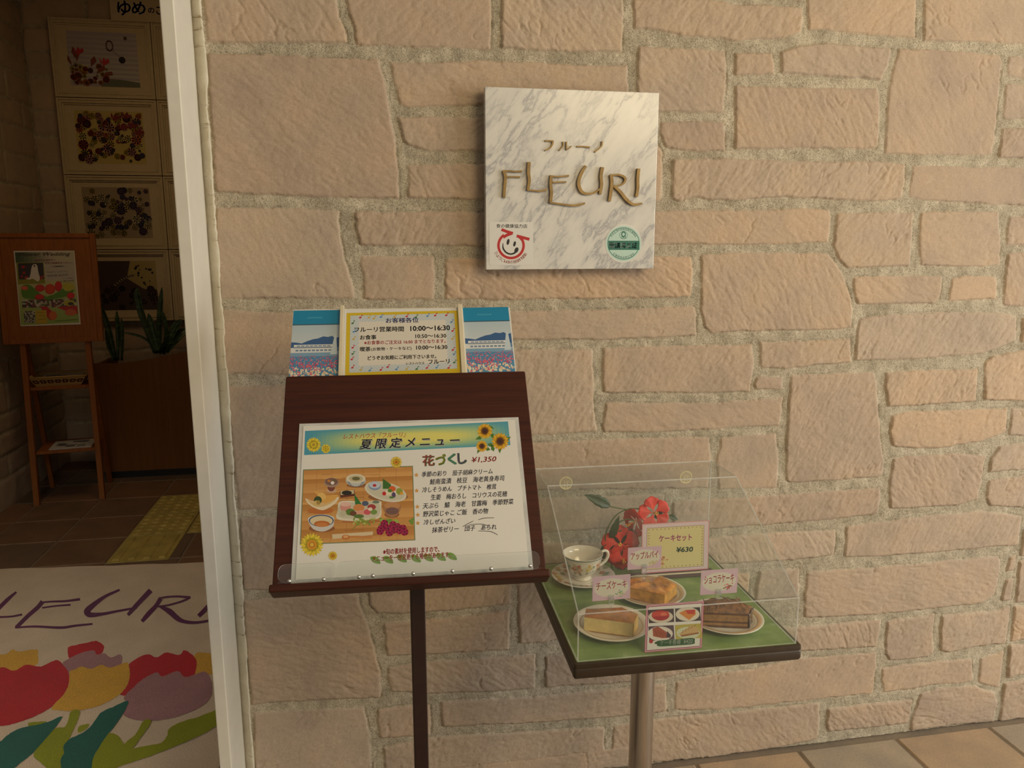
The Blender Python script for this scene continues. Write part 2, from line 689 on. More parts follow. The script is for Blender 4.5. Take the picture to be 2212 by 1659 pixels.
# outlines of the stones, measured course by course
STONES = """
A 20,-60 1060,-60 1080,120 1130,230 1140,320 700,328 60,325 28,0
P 747,-15 752,28 765,56 769,95 900,100 1046,105 1060,104 1061,50 1063,-15
A 62,405 400,408 880,430 1385,450 1430,640 1470,850 1515,1100 1535,1300 1550,1530 1100,1525 600,1505 120,1480 95,1000 62,500
P 842,132 935,134 1040,129 1150,133 1288,139 1357,140 1359,190 1358,235 1040,226 960,228 880,231 866,226 852,180
P 859,251 1046,253 1300,253 1300,330 1046,327 929,326 889,317 873,305
P 881,356 1046,352 1195,352 1195,430 1046,432 882,426
P 1212,300 1421,303 1434,330 1431,432 1421,434 1212,432
D 370,-60 1320,-60 1312,200 1302,395 1100,395 900,400 600,378 370,370
P 1368,-6 1512,-4 1569,1 1592,6 1642,8 1738,15 1735,67 1720,75 1698,81 1592,87 1560,82 1480,76 1418,63 1384,61 1372,60 1371,30
P 1560,-60 1736,-60 1739,-1 1690,-2 1620,-10 1560,-12
P 1368,-60 1545,-60 1545,-16 1368,-18
E 550,-60 1390,-60 1385,290 1200,280 900,250 700,228 560,228
E 1455,-60 2400,-60 2400,340 1900,322 1450,308
P 1381,97 1456,102 1554,107 1570,108 1571,168 1566,243 1428,241 1376,244 1378,160
D 1600,940 1850,930 2090,935 2100,1050 2100,1160 1900,1165 1700,1150 1640,1130 1600,1030
P 1457,343 1530,342 1592,342 1636,343 1715,347 1803,348 1886,347 1959,354 1957,390 1952,429 1900,435 1844,433 1790,430 1704,426 1592,432 1535,432 1504,426 1470,436 1454,428 1454,385
P 1588,112 1673,112 1676,160 1590,162
E 345,395 480,350 700,325 980,355 1205,370 1170,500 1120,620 980,600 700,585 350,560
P 1591,184 1760,188 1898,190 1903,202 1902,255 1902,312 1895,321 1760,320 1590,321
E 1265,368 1500,375 1800,395 2040,425 2055,470 2040,640 2020,900 1985,1190 1900,1198 1330,1190 1150,1185 1165,960 1180,720 1210,560
E 2115,430 2400,440 2400,600 2220,610 2110,580 2100,510
E 2085,640 2400,650 2400,915 2080,915 2062,870 2075,760
E 2062,985 2400,980 2400,1215 2040,1215 2033,1190
E 1370,1275 1800,1285 2400,1290 2400,1595 1900,1570 1460,1540 1340,1520 1350,1400
P 1308,456 1420,457 1454,455 1583,452 1592,455 1732,449 1794,452 1798,467 1792,523 1700,527 1592,530 1504,527 1418,529 1308,531
G 780,215 1100,210 1372,207 1362,400 1350,600 1340,625 1100,630 860,642 800,580 750,460 770,330
G 1432,205 1750,200 2030,205 2045,400 2040,610 1900,630 1600,625 1430,620 1415,500 1420,330
G 2118,245 2400,230 2400,460 2090,465 2095,350
G 2100,525 2400,510 2400,940 2080,930 2062,920 2080,700
G 906,705 1200,700 1592,700 1592,800 1572,880 1530,915 1200,918 950,922 925,870 905,770
G 1672,715 1800,700 2020,705 2010,880 1800,885 1640,900 1650,820
P 1518,551 1592,546 1788,547 1805,563 1822,590 1836,625 1843,652 1843,708 1816,713 1592,717 1540,722 1524,705 1516,670 1516,590
G 955,1040 1100,1005 1500,985 1900,980 2040,985 2168,1010 2160,1200 2030,1260 1900,1300 1500,1335 1100,1350 920,1355 930,1200
G 2217,1020 2400,1000 2400,1210 2205,1215
G 192,1215 600,1200 885,1185 892,1370 600,1390 400,1415 200,1415 187,1380
P 1306,753 1392,749 1592,745 1626,744 1631,790 1629,800 1622,848 1592,848 1480,850 1305,850 1302,790
I 162,55 360,55 358,148 150,155 140,110
I 428,40 800,25 1068,15 1080,80 1100,250 1110,400 1125,600 1140,700 1135,822 800,850 420,872 388,852 392,500 412,200
I 1158,18 1500,0 1868,-12 1862,100 1850,240 1590,262 1400,275 1172,285 1162,180 1150,120
P 2132,782 2152,768 2265,750 2265,866 2129,866 2131,800
I 1202,350 1300,320 1700,310 2098,295 2090,480 2000,520 1900,550 1600,602 1400,610 1212,588 1187,480 1200,400
I 2138,300 2400,290 2400,510 2120,508 2112,490
I 1217,680 1350,665 1500,655 1700,645 1930,660 1910,750 1890,900 1862,1000 1700,1050 1330,1065 1192,1075 1182,920 1202,760
I 2040,590 2200,565 2400,560 2400,760 2100,780 1955,792 1972,680
I 1962,850 2200,820 2400,810 2400,1052 1962,1047 1932,990 1942,900
P 1560,947 1592,943 1679,937 1682,968 1684,1010 1681,1055 1592,1057 1556,1060 1550,1000
P 1455,1085 1560,1078 1592,1077 1704,1070 1788,1062 1903,1056 1904,1080 1900,1111 1788,1125 1592,1140 1455,1150
P 1100,1080 1165,1077 1300,1074 1438,1071 1438,1137 1165,1152 1100,1152
P 1345,1172 1480,1168 1600,1158 1700,1150 1808,1146 1808,1178 1802,1201 1704,1212 1592,1219 1345,1232
P 1100,1178 1325,1172 1325,1232 1100,1236
I 852,1208 1100,1175 1500,1125 1900,1090 2100,1110 2400,1115 2400,1340 2050,1360 1500,1412 1060,1442 840,1447 847,1330
J 547,130 1000,105 1500,60 2038,10 2040,100 2022,200 1998,310 1900,372 1500,420 1000,470 530,487 527,350 542,220
J 2112,20 2400,-20 2400,100 2092,130
J 2087,190 2400,160 2400,330 2052,360 2072,270
J 182,120 490,105 480,220 490,330 150,350 152,250
P 1545,1240 1622,1239 1620,1284 1592,1298 1545,1302
P 1640,1355 1732,1357 1816,1349 1905,1340 1902,1368 1896,1400 1732,1409 1640,1416
J 1167,510 1350,485 1533,460 1522,560 1525,760 1480,790 1320,810 1180,820 1157,770 1157,620
J 1592,470 2000,430 2400,370 2400,660 2000,690 1640,752 1582,745 1577,560
J 1132,880 1300,850 1600,820 1820,800 1830,960 1800,985 1500,1010 1250,1050 1142,1060 1122,980
J 1892,800 2100,740 2400,690 2400,1010 2100,1022 1900,1000 1875,985 1882,880
P 1463,1476 1520,1464 1592,1452 1634,1447 1732,1425 1816,1418 1896,1412 1896,1438 1892,1469 1889,1501 1760,1514 1592,1533 1500,1538 1459,1537 1460,1500
P 1327,1571 1420,1557 1505,1548 1592,1540 1676,1531 1772,1520 1774,1550 1771,1592 1768,1600 1680,1618 1560,1637 1424,1650 1320,1662
J 712,1195 1000,1150 1360,1120 1350,1200 1330,1300 1000,1340 712,1368 698,1290
J 1432,1070 1600,1030 1850,1010 2000,1070 2018,1150 1990,1290 1700,1312 1345,1362 1352,1290 1392,1180
J 2082,1070 2400,1010 2400,1265 2042,1290 2062,1150
B 122,170 700,175 1080,195 1090,380 1130,600 1190,780 1198,875 700,872 152,880 132,500
P 767,457 1045,457 1290,457 1290,531 1045,531 892,530 850,533 778,530 769,492
B 1252,547 1810,547 1818,700 1813,885 1500,885 1262,880 1272,720 1242,600
P 962,557 1046,557 1400,554 1496,554 1500,582 1496,641 1420,644 1280,646 1112,648 962,648
P 472,671 632,676 950,676 950,812 626,811 483,808 476,740
P 975,676 1105,673 1308,670 1420,665 1502,662 1507,680 1507,726 1308,735 1112,735 975,737
P 487,834 620,834 800,834 960,834 960,940 800,1095 620,1099 516,1102 500,960
P 985,757 1115,757 1281,755 1283,790 1284,828 1283,870 1292,934 1150,942 985,948
H 748,252 1100,255 1600,255 1860,232 2120,212 2110,300 2087,432 1700,450 1200,480 735,485 722,450 737,350
P 985,968 1152,958 1296,951 1464,946 1535,945 1538,1000 1533,1056 1300,1059 1165,1062 985,1066
P 517,1121 700,1113 960,1100 960,1254 700,1272 640,1277 526,1277
P 985,1085 1082,1080 1082,1150 985,1156
C 332,350 600,335 1080,305 1228,305 1240,400 1300,540 1350,720 1400,920 1400,1108 1000,1120 700,1140 400,1163 378,900
P 795,1240 900,1232 1104,1225 1104,1306 1010,1318 917,1326 817,1327 800,1310 796,1280
P 1120,1258 1325,1250 1325,1378 1206,1383 1180,1391 1124,1393 1121,1326
P 829,1348 917,1341 1010,1333 1102,1318 1102,1357 1100,1407 920,1416 836,1421
P 839,1444 920,1432 1040,1424 1158,1418 1157,1489 1068,1497 922,1501 845,1497 836,1470
P 1179,1420 1300,1405 1505,1395 1503,1455 1432,1467 1370,1476 1179,1488
C 417,1225 640,1210 1270,1180 1300,1290 1320,1490 1345,1900 440,1900 420,1500
C 1372,1195 1640,1165 1788,1160 1788,1400 1400,1420 1378,1300
P 953,1518 1040,1514 1180,1506 1300,1494 1440,1480 1443,1540 1371,1548 1150,1565 956,1573
P 827,1618 928,1595 1040,1590 1180,1581 1307,1573 1307,1640 1306,1668 1150,1680 835,1700
P 830,1720 1300,1690 1300,1760 840,1790
"""


def stone_polys():
    out = []
    for ln in STONES.strip().split('\n'):
        z, *pts = ln.split()
        k = 1.0 if z == 'P' else 2212 / 620.0
        ox, oy = ZONES[z]
        q = []
        for p in pts:
            x, y = map(float, p.split(','))
            v = at_y(ox + x / k, oy + y / k, WY)
            q.append((v.x, v.z))
        out.append(np.array(q))
    return out


def courses(x0, x1, z0, z1, rng, hmin=0.09, hmax=0.17, wmin=0.16, wmax=0.5, gap=0.018):
    """plain coursed rubble for the parts of the walls the photograph does not reach"""
    out = []
    z = z0
    while z < z1 - 0.03:
        h = min(rng.uniform(hmin, hmax), z1 - z)
        x = x0 - rng.uniform(0, .2)
        while x < x1:
            wd = rng.uniform(wmin, wmax)
            j = lambda: rng.uniform(-.006, .006)
            a, b = max(x, x0), min(x + wd - gap, x1)
            if b - a > .04:
                out.append(np.array([(a + j(), z + j()), ((a + b) / 2, z + j()), (b + j(), z + j()), (b + j(), z + h - gap + j()), ((a + b) / 2, z + h - gap + j()), (a + j(), z + h - gap + j())]))
            x += wd
        z += h
    return out


def stone_field(xs, zs, polys, relief=1.0, seed=3):
    """height of the wall surface above its bed, with a stone mask and a tint per stone"""
    X, Z = np.meshgrid(xs, zs, indexing='ij')
    bed = 0.0022 * fbm(X * 60, Z * 60, seed + 50, 3) + 0.0035 * fbm(X * 14, Z * 14, seed + 51, 2)
    bed += 0.0016 * vnoise(X * 190, Z * 190, seed + 52)
    Hh = bed.copy()
    M = np.zeros_like(X)
    Tn = np.zeros_like(X)
    Do = np.full_like(X, 9.0)
    wob = (fbm(X * 45, Z * 45, seed + 60, 3) - .5) * 0.0065
    rng = np.random.default_rng(seed)
    for k, P in enumerate(polys):
        x0, z0 = P.min(0) - .012
        x1, z1 = P.max(0) + .012
        i0, i1 = np.searchsorted(xs, [x0, x1])
        j0, j1 = np.searchsorted(zs, [z0, z1])
        if i1 - i0 < 2 or j1 - j0 < 2:
            continue
        x, z = X[i0:i1, j0:j1], Z[i0:i1, j0:j1]
        dm = np.full(x.shape, 9.0)
        ins = np.zeros(x.shape, bool)
        n = len(P)
        for a in range(n):
            p, q = P[a], P[(a + 1) % n]
            e = q - p
            L = max(e @ e, 1e-9)
            t = np.clip(((x - p[0]) * e[0] + (z - p[1]) * e[1]) / L, 0, 1)
            dm = np.minimum(dm, np.hypot(x - p[0] - t * e[0], z - p[1] - t * e[1]))
            c = (p[1] > z) != (q[1] > z)
            if abs(e[1]) > 1e-9:
                ins ^= c & (x < e[0] * (z - p[1]) / e[1] + p[0])
        d = np.where(ins, dm, -dm) + wob[i0:i1, j0:j1]
        ang = rng.choice([rng.uniform(.5, 1.1), rng.uniform(-1.2, -.5), rng.uniform(-.3, .3)], p=[.5, .3, .2])
        ca, sa = math.cos(ang), math.sin(ang)
        u, v = (x * ca + z * sa), (-x * sa + z * ca)
        s = seed + 100 + 7 * k
        fine = fbm(u * 34, v * 130, s, 4)              # split grain
        rid = np.clip(1 - np.abs(fbm(u * 16, v * 44, s + 1, 3) - .5) * 9, 0, 1) ** 2      # split ridges and seams
        gr = fbm(x * 110, z * 110, s + 9, 2)
        crk = np.clip(1 - np.abs(fbm(u * 7, v * 19, s + 11, 4) - .5) * 42, 0, 1) * np.clip((vnoise(x * 9, z * 9, s + 13) - .62) * 9, 0, 1)
        brd = fbm(u * 9, v * 15, s + 3, 3)
        st = brd * rng.uniform(3, 6.5)
        ter = (np.floor(st) + np.clip((st - np.floor(st)) * 8, 0, 1)) / 6.0      # cleft steps
        lump = fbm(x * 5, z * 5, s + 5, 2)
        rough = rng.uniform(.5, 1.25)
        face = 0.0032 + relief * (0.0030 * lump + rough * (0.0042 * ter + 0.0022 * fine - 0.0012 * rid + .0016 * gr) - .0026 * crk)
        prof = 1 - np.exp(-np.clip(d, 0, None) / 0.0018)
        h = np.where(d > 0, bed[i0:i1, j0:j1] * (1 - prof) + face * prof, -1)
        m = np.clip(d / 0.003 + .3, 0, 1)
        better = h > Hh[i0:i1, j0:j1] - (m > .5)
        Hh[i0:i1, j0:j1] = np.where((d > 0) & better, h, Hh[i0:i1, j0:j1])
        Tn[i0:i1, j0:j1] = np.where(d > -.002, rng.random(), Tn[i0:i1, j0:j1])
        M[i0:i1, j0:j1] = np.maximum(M[i0:i1, j0:j1], m)
        Do[i0:i1, j0:j1] = np.minimum(Do[i0:i1, j0:j1], np.clip(-d, 0, 9))
    gv = np.clip((fbm(X * 20, Z * 20, seed + 70, 3) - .42) * 6, 0, 1)      # crevice where the mortar has shrunk from the stone
    Hh -= np.where(M < .9, 0.0032 * gv * np.exp(-(Do / .0022) ** 2), 0)
    return X, Z, Hh, M, Tn


def stone_material():
    m, nt, b = newmat('sandstone_wall')
    v = coords(nt)
    am = N(nt, 'ShaderNodeAttribute', attribute_name='stone')
    at = N(nt, 'ShaderNodeAttribute', attribute_name='tint')
    base = ramp(nt, at.outputs['Fac'], [(0.0, (.395, .300, .228, 1)), (.3, (.435, .342, .262, 1)), (.55, (.415, .315, .236, 1)), (.8, (.44, .335, .248, 1)), (1, (.465, .338, .238, 1))])
    mott = ramp(nt, noise(nt, v, 7, 5, .6), [(.3, (.86, .87, .9, 1)), (.5, (1, 1, 1, 1)), (.72, (1.1, 1.06, 1.0, 1))])
    c1 = mixc(nt, 1.0, base, mott, 'MULTIPLY')
    grain = ramp(nt, noise(nt, v, 260, 3, .7), [(.25, (.86, .86, .86, 1)), (.75, (1.1, 1.1, 1.1, 1))])
    c1 = mixc(nt, 1.0, c1, grain, 'MULTIPLY')
    pale = ramp(nt, noise(nt, v, 30, 6, .75), [(.62, (0, 0, 0, 1)), (.74, (1, 1, 1, 1))])
    pf = N(nt, 'ShaderNodeMath', operation='MULTIPLY')
    pf.inputs[1].default_value = .28
    nt.links.new(pale, pf.inputs[0])
    c1 = mixc(nt, pf.outputs[0], c1, (.60, .50, .43, 1))
    mo = ramp(nt, noise(nt, v, 330, 4, .8), [(.34, (.13, .105, .075, 1)), (.45, (.40, .345, .26, 1)), (.58, (.54, .475, .375, 1)), (.8, (.70, .63, .51, 1))])
    mb = ramp(nt, noise(nt, v, 26, 5, .65), [(.32, (.74, .73, .70, 1)), (.68, (1.2, 1.2, 1.2, 1))])
    mo = mixc(nt, 1.0, mo, mb, 'MULTIPLY')
    nt.links.new(mixc(nt, am.outputs['Fac'], mo, c1), b.inputs['Base Color'])
    b.inputs['Roughness'].default_value = .85
    b.inputs['Specular IOR Level'].default_value = .25
    # grain bump: strong and sandy on the mortar, fine on the stone
    n1 = noise(nt, v, 520, 3, .75)
    n2 = noise(nt, v, 150, 5, .7)
    add = N(nt, 'ShaderNodeMath', operation='MULTIPLY_ADD')
    nt.links.new(n2, add.inputs[0])
    add.inputs[1].default_value = 1.0
    nt.links.new(n1, add.inputs[2])
    st = N(nt, 'ShaderNodeMath', operation='MULTIPLY_ADD')
    nt.links.new(am.outputs['Fac'], st.inputs[0])
    st.inputs[1].default_value = -.52
    st.inputs[2].default_value = .95
    bn = N(nt, 'ShaderNodeBump')
    bn.inputs['Distance'].default_value = .0022
    nt.links.new(st.outputs[0], bn.inputs['Strength'])
    nt.links.new(add.outputs[0], bn.inputs['Height'])
    nt.links.new(bn.outputs[0], b.inputs['Normal'])
    return m


STONE = stone_material()


def stone_wall(name, xs, zs, polys, place, relief=1.0, seed=3, back=None):
    """heightfield wall; place(x, z, h) gives the point in the room"""
    X, Z, Hh, M, Tn = stone_field(xs, zs, polys, relief, seed)
    pos = place(X, Z, Hh)
    nx, nz = X.shape
    V = np.stack([p.ravel() for p in pos], 1).astype(np.float32)
    idx = np.arange(nx * nz).reshape(nx, nz)
    q = np.stack([idx[:-1, :-1], idx[1:, :-1], idx[1:, 1:], idx[:-1, 1:]], -1).reshape(-1, 4)
    extra_v, extra_f = (back or ([], []))
    nv, nf = len(V), len(q)
    me = bpy.data.meshes.new(name)
    me.vertices.add(nv + len(extra_v))
    av = np.concatenate([V, np.array(extra_v, np.float32).reshape(-1, 3)]) if extra_v else V
    me.vertices.foreach_set('co', av.ravel())
    ef = np.array(extra_f, int).reshape(-1, 4) + nv if extra_f else np.zeros((0, 4), int)
    fa = np.concatenate([q, ef])
    me.loops.add(fa.size)
    me.loops.foreach_set('vertex_index', fa.ravel().astype(np.int32))
    me.polygons.add(len(fa))
    me.polygons.foreach_set('loop_start', np.arange(0, fa.size, 4, dtype=np.int32))
    me.update(calc_edges=True)
    sm = np.ones(len(fa), bool)
    sm[nf:] = False
    me.polygons.foreach_set('use_smooth', sm)
    for nm, arr in (('stone', M), ('tint', Tn)):
        a = me.attributes.new(nm, 'FLOAT', 'POINT')
        full = np.zeros(len(av), np.float32)
        full[:nv] = arr.ravel()
        a.data.foreach_set('value', full)
    me.materials.append(STONE)
    o = link(bpy.data.objects.new(name, me))
    o['kind'] = 'structure'
    return o


def boxgeo(a, b):
    (x0, y0, z0), (x1, y1, z1) = a, b
    v = [(x0, y0, z0), (x1, y0, z0), (x1, y1, z0), (x0, y1, z0), (x0, y0, z1), (x1, y0, z1), (x1, y1, z1), (x0, y1, z1)]
    f = [(0, 3, 2, 1), (4, 5, 6, 7), (0, 1, 5, 4), (1, 2, 6, 5), (2, 3, 7, 6), (3, 0, 4, 7)]
    return v, f


FINE = 0.0028
polys = stone_polys()
rg = np.random.default_rng(5)
xr = at_y(2265, 700, WY).x
polys = [np.column_stack([np.minimum(p[:, 0], xr), p[:, 1]]) for p in polys]
polys += courses(xr + .018, 3.3, 0.0, 2.8, rg)
polys += courses(-.36, xr, 2.225, 2.8, rg)
polys += courses(-.36, .75, 0.004, .085, rg, .08, .09)
xs = np.concatenate([np.arange(-.372, 2.14, FINE), np.arange(2.14, 3.3, .012)])
zs = np.concatenate([np.arange(0, 2.24, FINE), np.arange(2.24, 2.8, .012)])
stone_wall('wall_front', xs, zs, polys, lambda X, Z, h: (X, WY + .012 - h, Z), 1.0, 3, boxgeo((-.372, WY + .012, 0), (3.3, WY + .17, 2.8)))

# inner walls of the lobby, same stone
LX, BY = -2.17, 5.72
rg2 = np.random.default_rng(21)
ys = np.arange(2.0, BY + .01, .011)
zl = np.arange(0, 3.2, .011)
stone_wall('wall_left', ys, zl, courses(2.0, BY, 0, 3.2, rg2, .11, .2, .3, .7), lambda X, Z, h: (LX - .012 + h, X, Z), 1.6, 31, boxgeo((LX - .2, 2.0, 0), (LX - .012, BY + .2, 3.2)))
xb = np.arange(LX, 1.2, .011)
stone_wall('wall_back', xb, zl, courses(LX, 1.2, 0, 3.2, rg2, .13, .22, .3, .6), lambda X, Z, h: (X, BY + .012 - h, Z), 1.6, 33, boxgeo((LX - .2, BY + .012, 0), (1.2, BY + .2, 3.2)))
rg3 = np.random.default_rng(8)
xl = np.arange(-4.2, LX - .19, .011)
stone_wall('wall_side', xl, np.arange(0, 2.8, .011), courses(-4.2, LX - .2, 0, 2.8, rg3), lambda X, Z, h: (X, WY + .012 - h, Z), 1.2, 41, boxgeo((-4.2, WY + .012, 0), (LX - .2, WY + .17, 2.8)))
PLASTER = plain('lobby_plaster', (.30, .25, .19, 1), .9, var=.04, bmp=.1)
mb = MB()
mb.box((1.2, WY + .17, 0), (1.35, BY + .2, 3.2))
mark(mb.build('wall_right', PLASTER), kind='structure')
mb = MB()
mb.box((LX - .2, WY + .0, 3.2), (1.35, BY + .2, 3.3))
mark(mb.build('ceiling', PLASTER), kind='structure')
mb = MB()
mb.box((LX - .2, WY + .02, 2.32), (-.37, WY + .17, 3.3))
mb.box((-.37, WY + .02, 2.8), (3.3, WY + .17, 3.3))
mark(mb.build('wall_lintel', PLASTER), kind='structure')


# ---------------------------------------------------------------- floor of fired clay tiles
def tile_material():
    m, nt, b = newmat('clay_floor_tiles')
    tcn = nt.nodes.new('ShaderNodeTexCoord')
    a = N(nt, 'ShaderNodeAttribute', attribute_name='Col')
    v = tcn.outputs['Object']
    n1 = ramp(nt, noise(nt, v, 6, 5, .6), [(.3, (.78, .8, .82, 1)), (.7, (1.15, 1.1, 1.05, 1))])
    c = mixc(nt, 1.0, a.outputs['Color'], n1, 'MULTIPLY')
    n2 = ramp(nt, noise(nt, v, 140, 3, .6), [(.3, (.9, .9, .9, 1)), (.7, (1.08, 1.08, 1.08, 1))])
    nt.links.new(mixc(nt, 1.0, c, n2, 'MULTIPLY'), b.inputs['Base Color'])
    b.inputs['Roughness'].default_value = .62
    bump(nt, b, noise(nt, v, 90, 4), .18, .002)
    return m


TILE = tile_material()
rt = random.Random(4)
mb = MB()
mb.col = (.20, .16, .12, 1)
mb.box((-4.4, -3.2, -.06), (4.2, 6.0, -.004))
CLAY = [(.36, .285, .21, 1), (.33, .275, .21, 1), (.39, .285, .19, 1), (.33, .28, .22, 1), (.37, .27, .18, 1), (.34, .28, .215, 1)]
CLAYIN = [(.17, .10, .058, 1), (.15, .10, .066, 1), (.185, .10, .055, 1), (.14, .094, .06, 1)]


def tile(x0, y0, x1, y1, pal, g=.0045):
    mb.col = rt.choice(pal)
    j = rt.uniform(-.0006, .0006)
    b = .004
    lo = [mb.V(p + (-.004,)) for p in ((x0 + g, y0 + g), (x1 - g, y0 + g), (x1 - g, y1 - g), (x0 + g, y1 - g))]
    hi = [mb.V(p + (0 + j,)) for p in ((x0 + g + b, y0 + g + b), (x1 - g - b, y0 + g + b), (x1 - g - b, y1 - g - b), (x0 + g + b, y1 - g - b))]
    mb.F(hi)
    for k in range(4):
        mb.F([lo[k], lo[(k + 1) % 4], hi[(k + 1) % 4], hi[k]])


T = .3355
for i in range(-15, 10):
    for j in range(0, 15):
        x0, y1 = .91 + T * i, WY - .012 - T * j
        if x0 > -4.2 and x0 < 4:
            tile(x0, y1 - T, x0 + T, y1, CLAY)
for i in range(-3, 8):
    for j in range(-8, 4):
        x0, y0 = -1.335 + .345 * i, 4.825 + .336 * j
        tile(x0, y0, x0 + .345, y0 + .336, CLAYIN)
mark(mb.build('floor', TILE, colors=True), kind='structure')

# tactile paving set into the lobby floor
YEL = plain('yellow_tactile_tile', (.40, .31, .085, 1), .5, var=.1, scale=12, bmp=.08)


def tactile(name, label, x0, y0, x1, y1, bars):
    t = thing(name, label, 'paving block', Matrix.Translation(((x0 + x1) / 2, (y0 + y1) / 2, 0)), 'tactile paving in the lobby')
    hx, hy = (x1 - x0) / 2 - .004, (y1 - y0) / 2 - .004
    m = MB()
    m.box((-hx, -hy, -.002), (hx, hy, .0026))
    m.build('slab', YEL, t, bevel=.001)

    def surf(u, v):
        x, y = (2 * u - 1) * hx, (2 * v - 1) * hy
        if bars:
            px = (x + hx) % (hx / 2) - hx / 4
            d = max(abs(px) - .015, abs(y) - hy + .022)
            k = min(1, max(0, .5 - d / .007))
        else:
            px, py = (x + hx) % (hx / 2.5) - hx / 5, (y + hy) % (hy / 3) - hy / 6
            k = min(1, max(0, (.0185 - math.hypot(px, py)) / .007))
        return (x, y, .003 + (.0075 if bars else .0055) * k * k * (3 - 2 * k))
    m = MB()
    m.grid(surf, 110, 110 if not bars else 60)
    m.build('raised_pattern', YEL, t, smooth=True)


tactile('tactile_paving', 'yellow tactile block with four long raised bars, against the far edge of the mat', -1.335, 3.80, -1.04, 4.153, True)
tactile('tactile_paving', 'yellow tactile block of raised domes next to the barred block', -1.335, 4.153, -1.04, 4.489, False)
tactile('tactile_paving', 'yellow tactile block of raised domes nearest the wooden planter', -1.335, 4.489, -1.04, 4.825, False)
tactile('tactile_paving', 'yellow tactile block mostly hidden behind the white door post', -1.04, 4.153, -.745, 4.489, False)

# white door post and the mortar fillet beside it
WHITE = plain('cream_white_paint', (.62, .585, .52, 1), .45, var=.015, scale=25, bmp=.03, bscale=60)
mb = MB()
mb.box((-.4128, 1.78, 0), (-.3845, 2.11, 2.6))
t1 = mb.build('trim_1', WHITE, bevel=.0025)
mark(t1, kind='structure')


def fillet_mat():
    m, nt, b = newmat('mortar_fillet')
    v = coords(nt, (6, 6, 60))
    f = noise(nt, v, 1.2, 4, .7)
    v2 = coords(nt)
    c = ramp(nt, noise(nt, v2, 14, 5, .7), [(.3, (.50, .455, .35, 1)), (.7, (.62, .57, .46, 1))])
    st = ramp(nt, f, [(.60, (0, 0, 0, 1)), (.70, (1, 1, 1, 1))])
    nt.links.new(mixc(nt, st, c, (.25, .18, .10, 1)), b.inputs['Base Color'])
    b.inputs['Roughness'].default_value = .85
    bump(nt, b, noise(nt, v2, 130, 4), .4, .003)
    return m


mb = MB()
rf = random.Random(2)
nz = 260
rows = []
for k in range(nz + 1):
    z = 2.6 * k / nz
    e = -.3625 + (vnoise(np.array(z * 14.), np.array(.3), 5) - .5) * .008 + rf.uniform(-.0012, .0012)
    dpt = (vnoise(np.array(z * 30.), np.array(.7), 8) - .5) * .006 + rf.uniform(-.0008, .0008)
    rows.append([mb.V((-.3850, 1.952, z)), mb.V((-.3838, 1.948 + dpt, z)), mb.V((-.373, 1.942 + dpt, z)), mb.V((float(e), 1.9335 + dpt * .5, z)), mb.V((float(e) + .002, 1.957, z))])
for a, b in zip(rows, rows[1:]):
    for k in range(4):
        mb.F([a[k], a[k + 1], b[k + 1], b[k]])
mark(mb.build('trim_2', fillet_mat(), smooth=True), kind='structure')

# ---------------------------------------------------------------- materials of the things
def marble():
    m, nt, b = newmat('white_veined_marble')
    t = nt.nodes.new('ShaderNodeTexCoord')
    mp = nt.nodes.new('ShaderNodeMapping')
    mr = nt.nodes.new('ShaderNodeMapping')
    mr.inputs['Rotation'].default_value = (0, 0, -0.92)
    nt.links.new(t.outputs['Object'], mr.inputs[0])
    mp.inputs['Scale'].default_value = (6, 19, 8)
    nt.links.new(mr.outputs[0], mp.inputs[0])
    n0 = N(nt, 'ShaderNodeTexNoise')
    n0.inputs['Scale'].default_value = 9
    n0.inputs['Detail'].default_value = 5
    nt.links.new(t.outputs['Object'], n0.inputs['Vector'])
    dsp = N(nt, 'ShaderNodeMix', data_type='VECTOR')
    dsp.inputs[0].default_value = .28
    nt.links.new(mp.outputs[0], dsp.inputs[4])
    nt.links.new(n0.outputs['Color'], dsp.inputs[5])
    n1 = noise(nt, dsp.outputs[1], 1.5, 8, .62)
    d = N(nt, 'ShaderNodeMath', operation='SUBTRACT')
    d.inputs[1].default_value = .5
    nt.links.new(n1, d.inputs[0])
    ab = N(nt, 'ShaderNodeMath', operation='ABSOLUTE')
    nt.links.new(d.outputs[0], ab.inputs[0])
    vein = ramp(nt, ab.outputs[0], [(0.0, (.33, .325, .34, 1)), (.016, (.45, .44, .44, 1)), (.045, (.555, .54, .515, 1)), (.12, (.61, .59, .555, 1))])
    n2 = noise(nt, dsp.outputs[1], .8, 5, .6)
    msk = ramp(nt, n2, [(.46, (1, 1, 1, 1)), (.66, (0, 0, 0, 1))])
    cl = ramp(nt, noise(nt, mp.outputs[0], .9, 6, .65), [(.35, (.50, .485, .475, 1)), (.6, (.62, .60, .565, 1))])
    nt.links.new(mixc(nt, msk, cl, vein, 'MIX'), b.inputs['Base Color'])
    b.inputs['Roughness'].default_value = .22
    return m


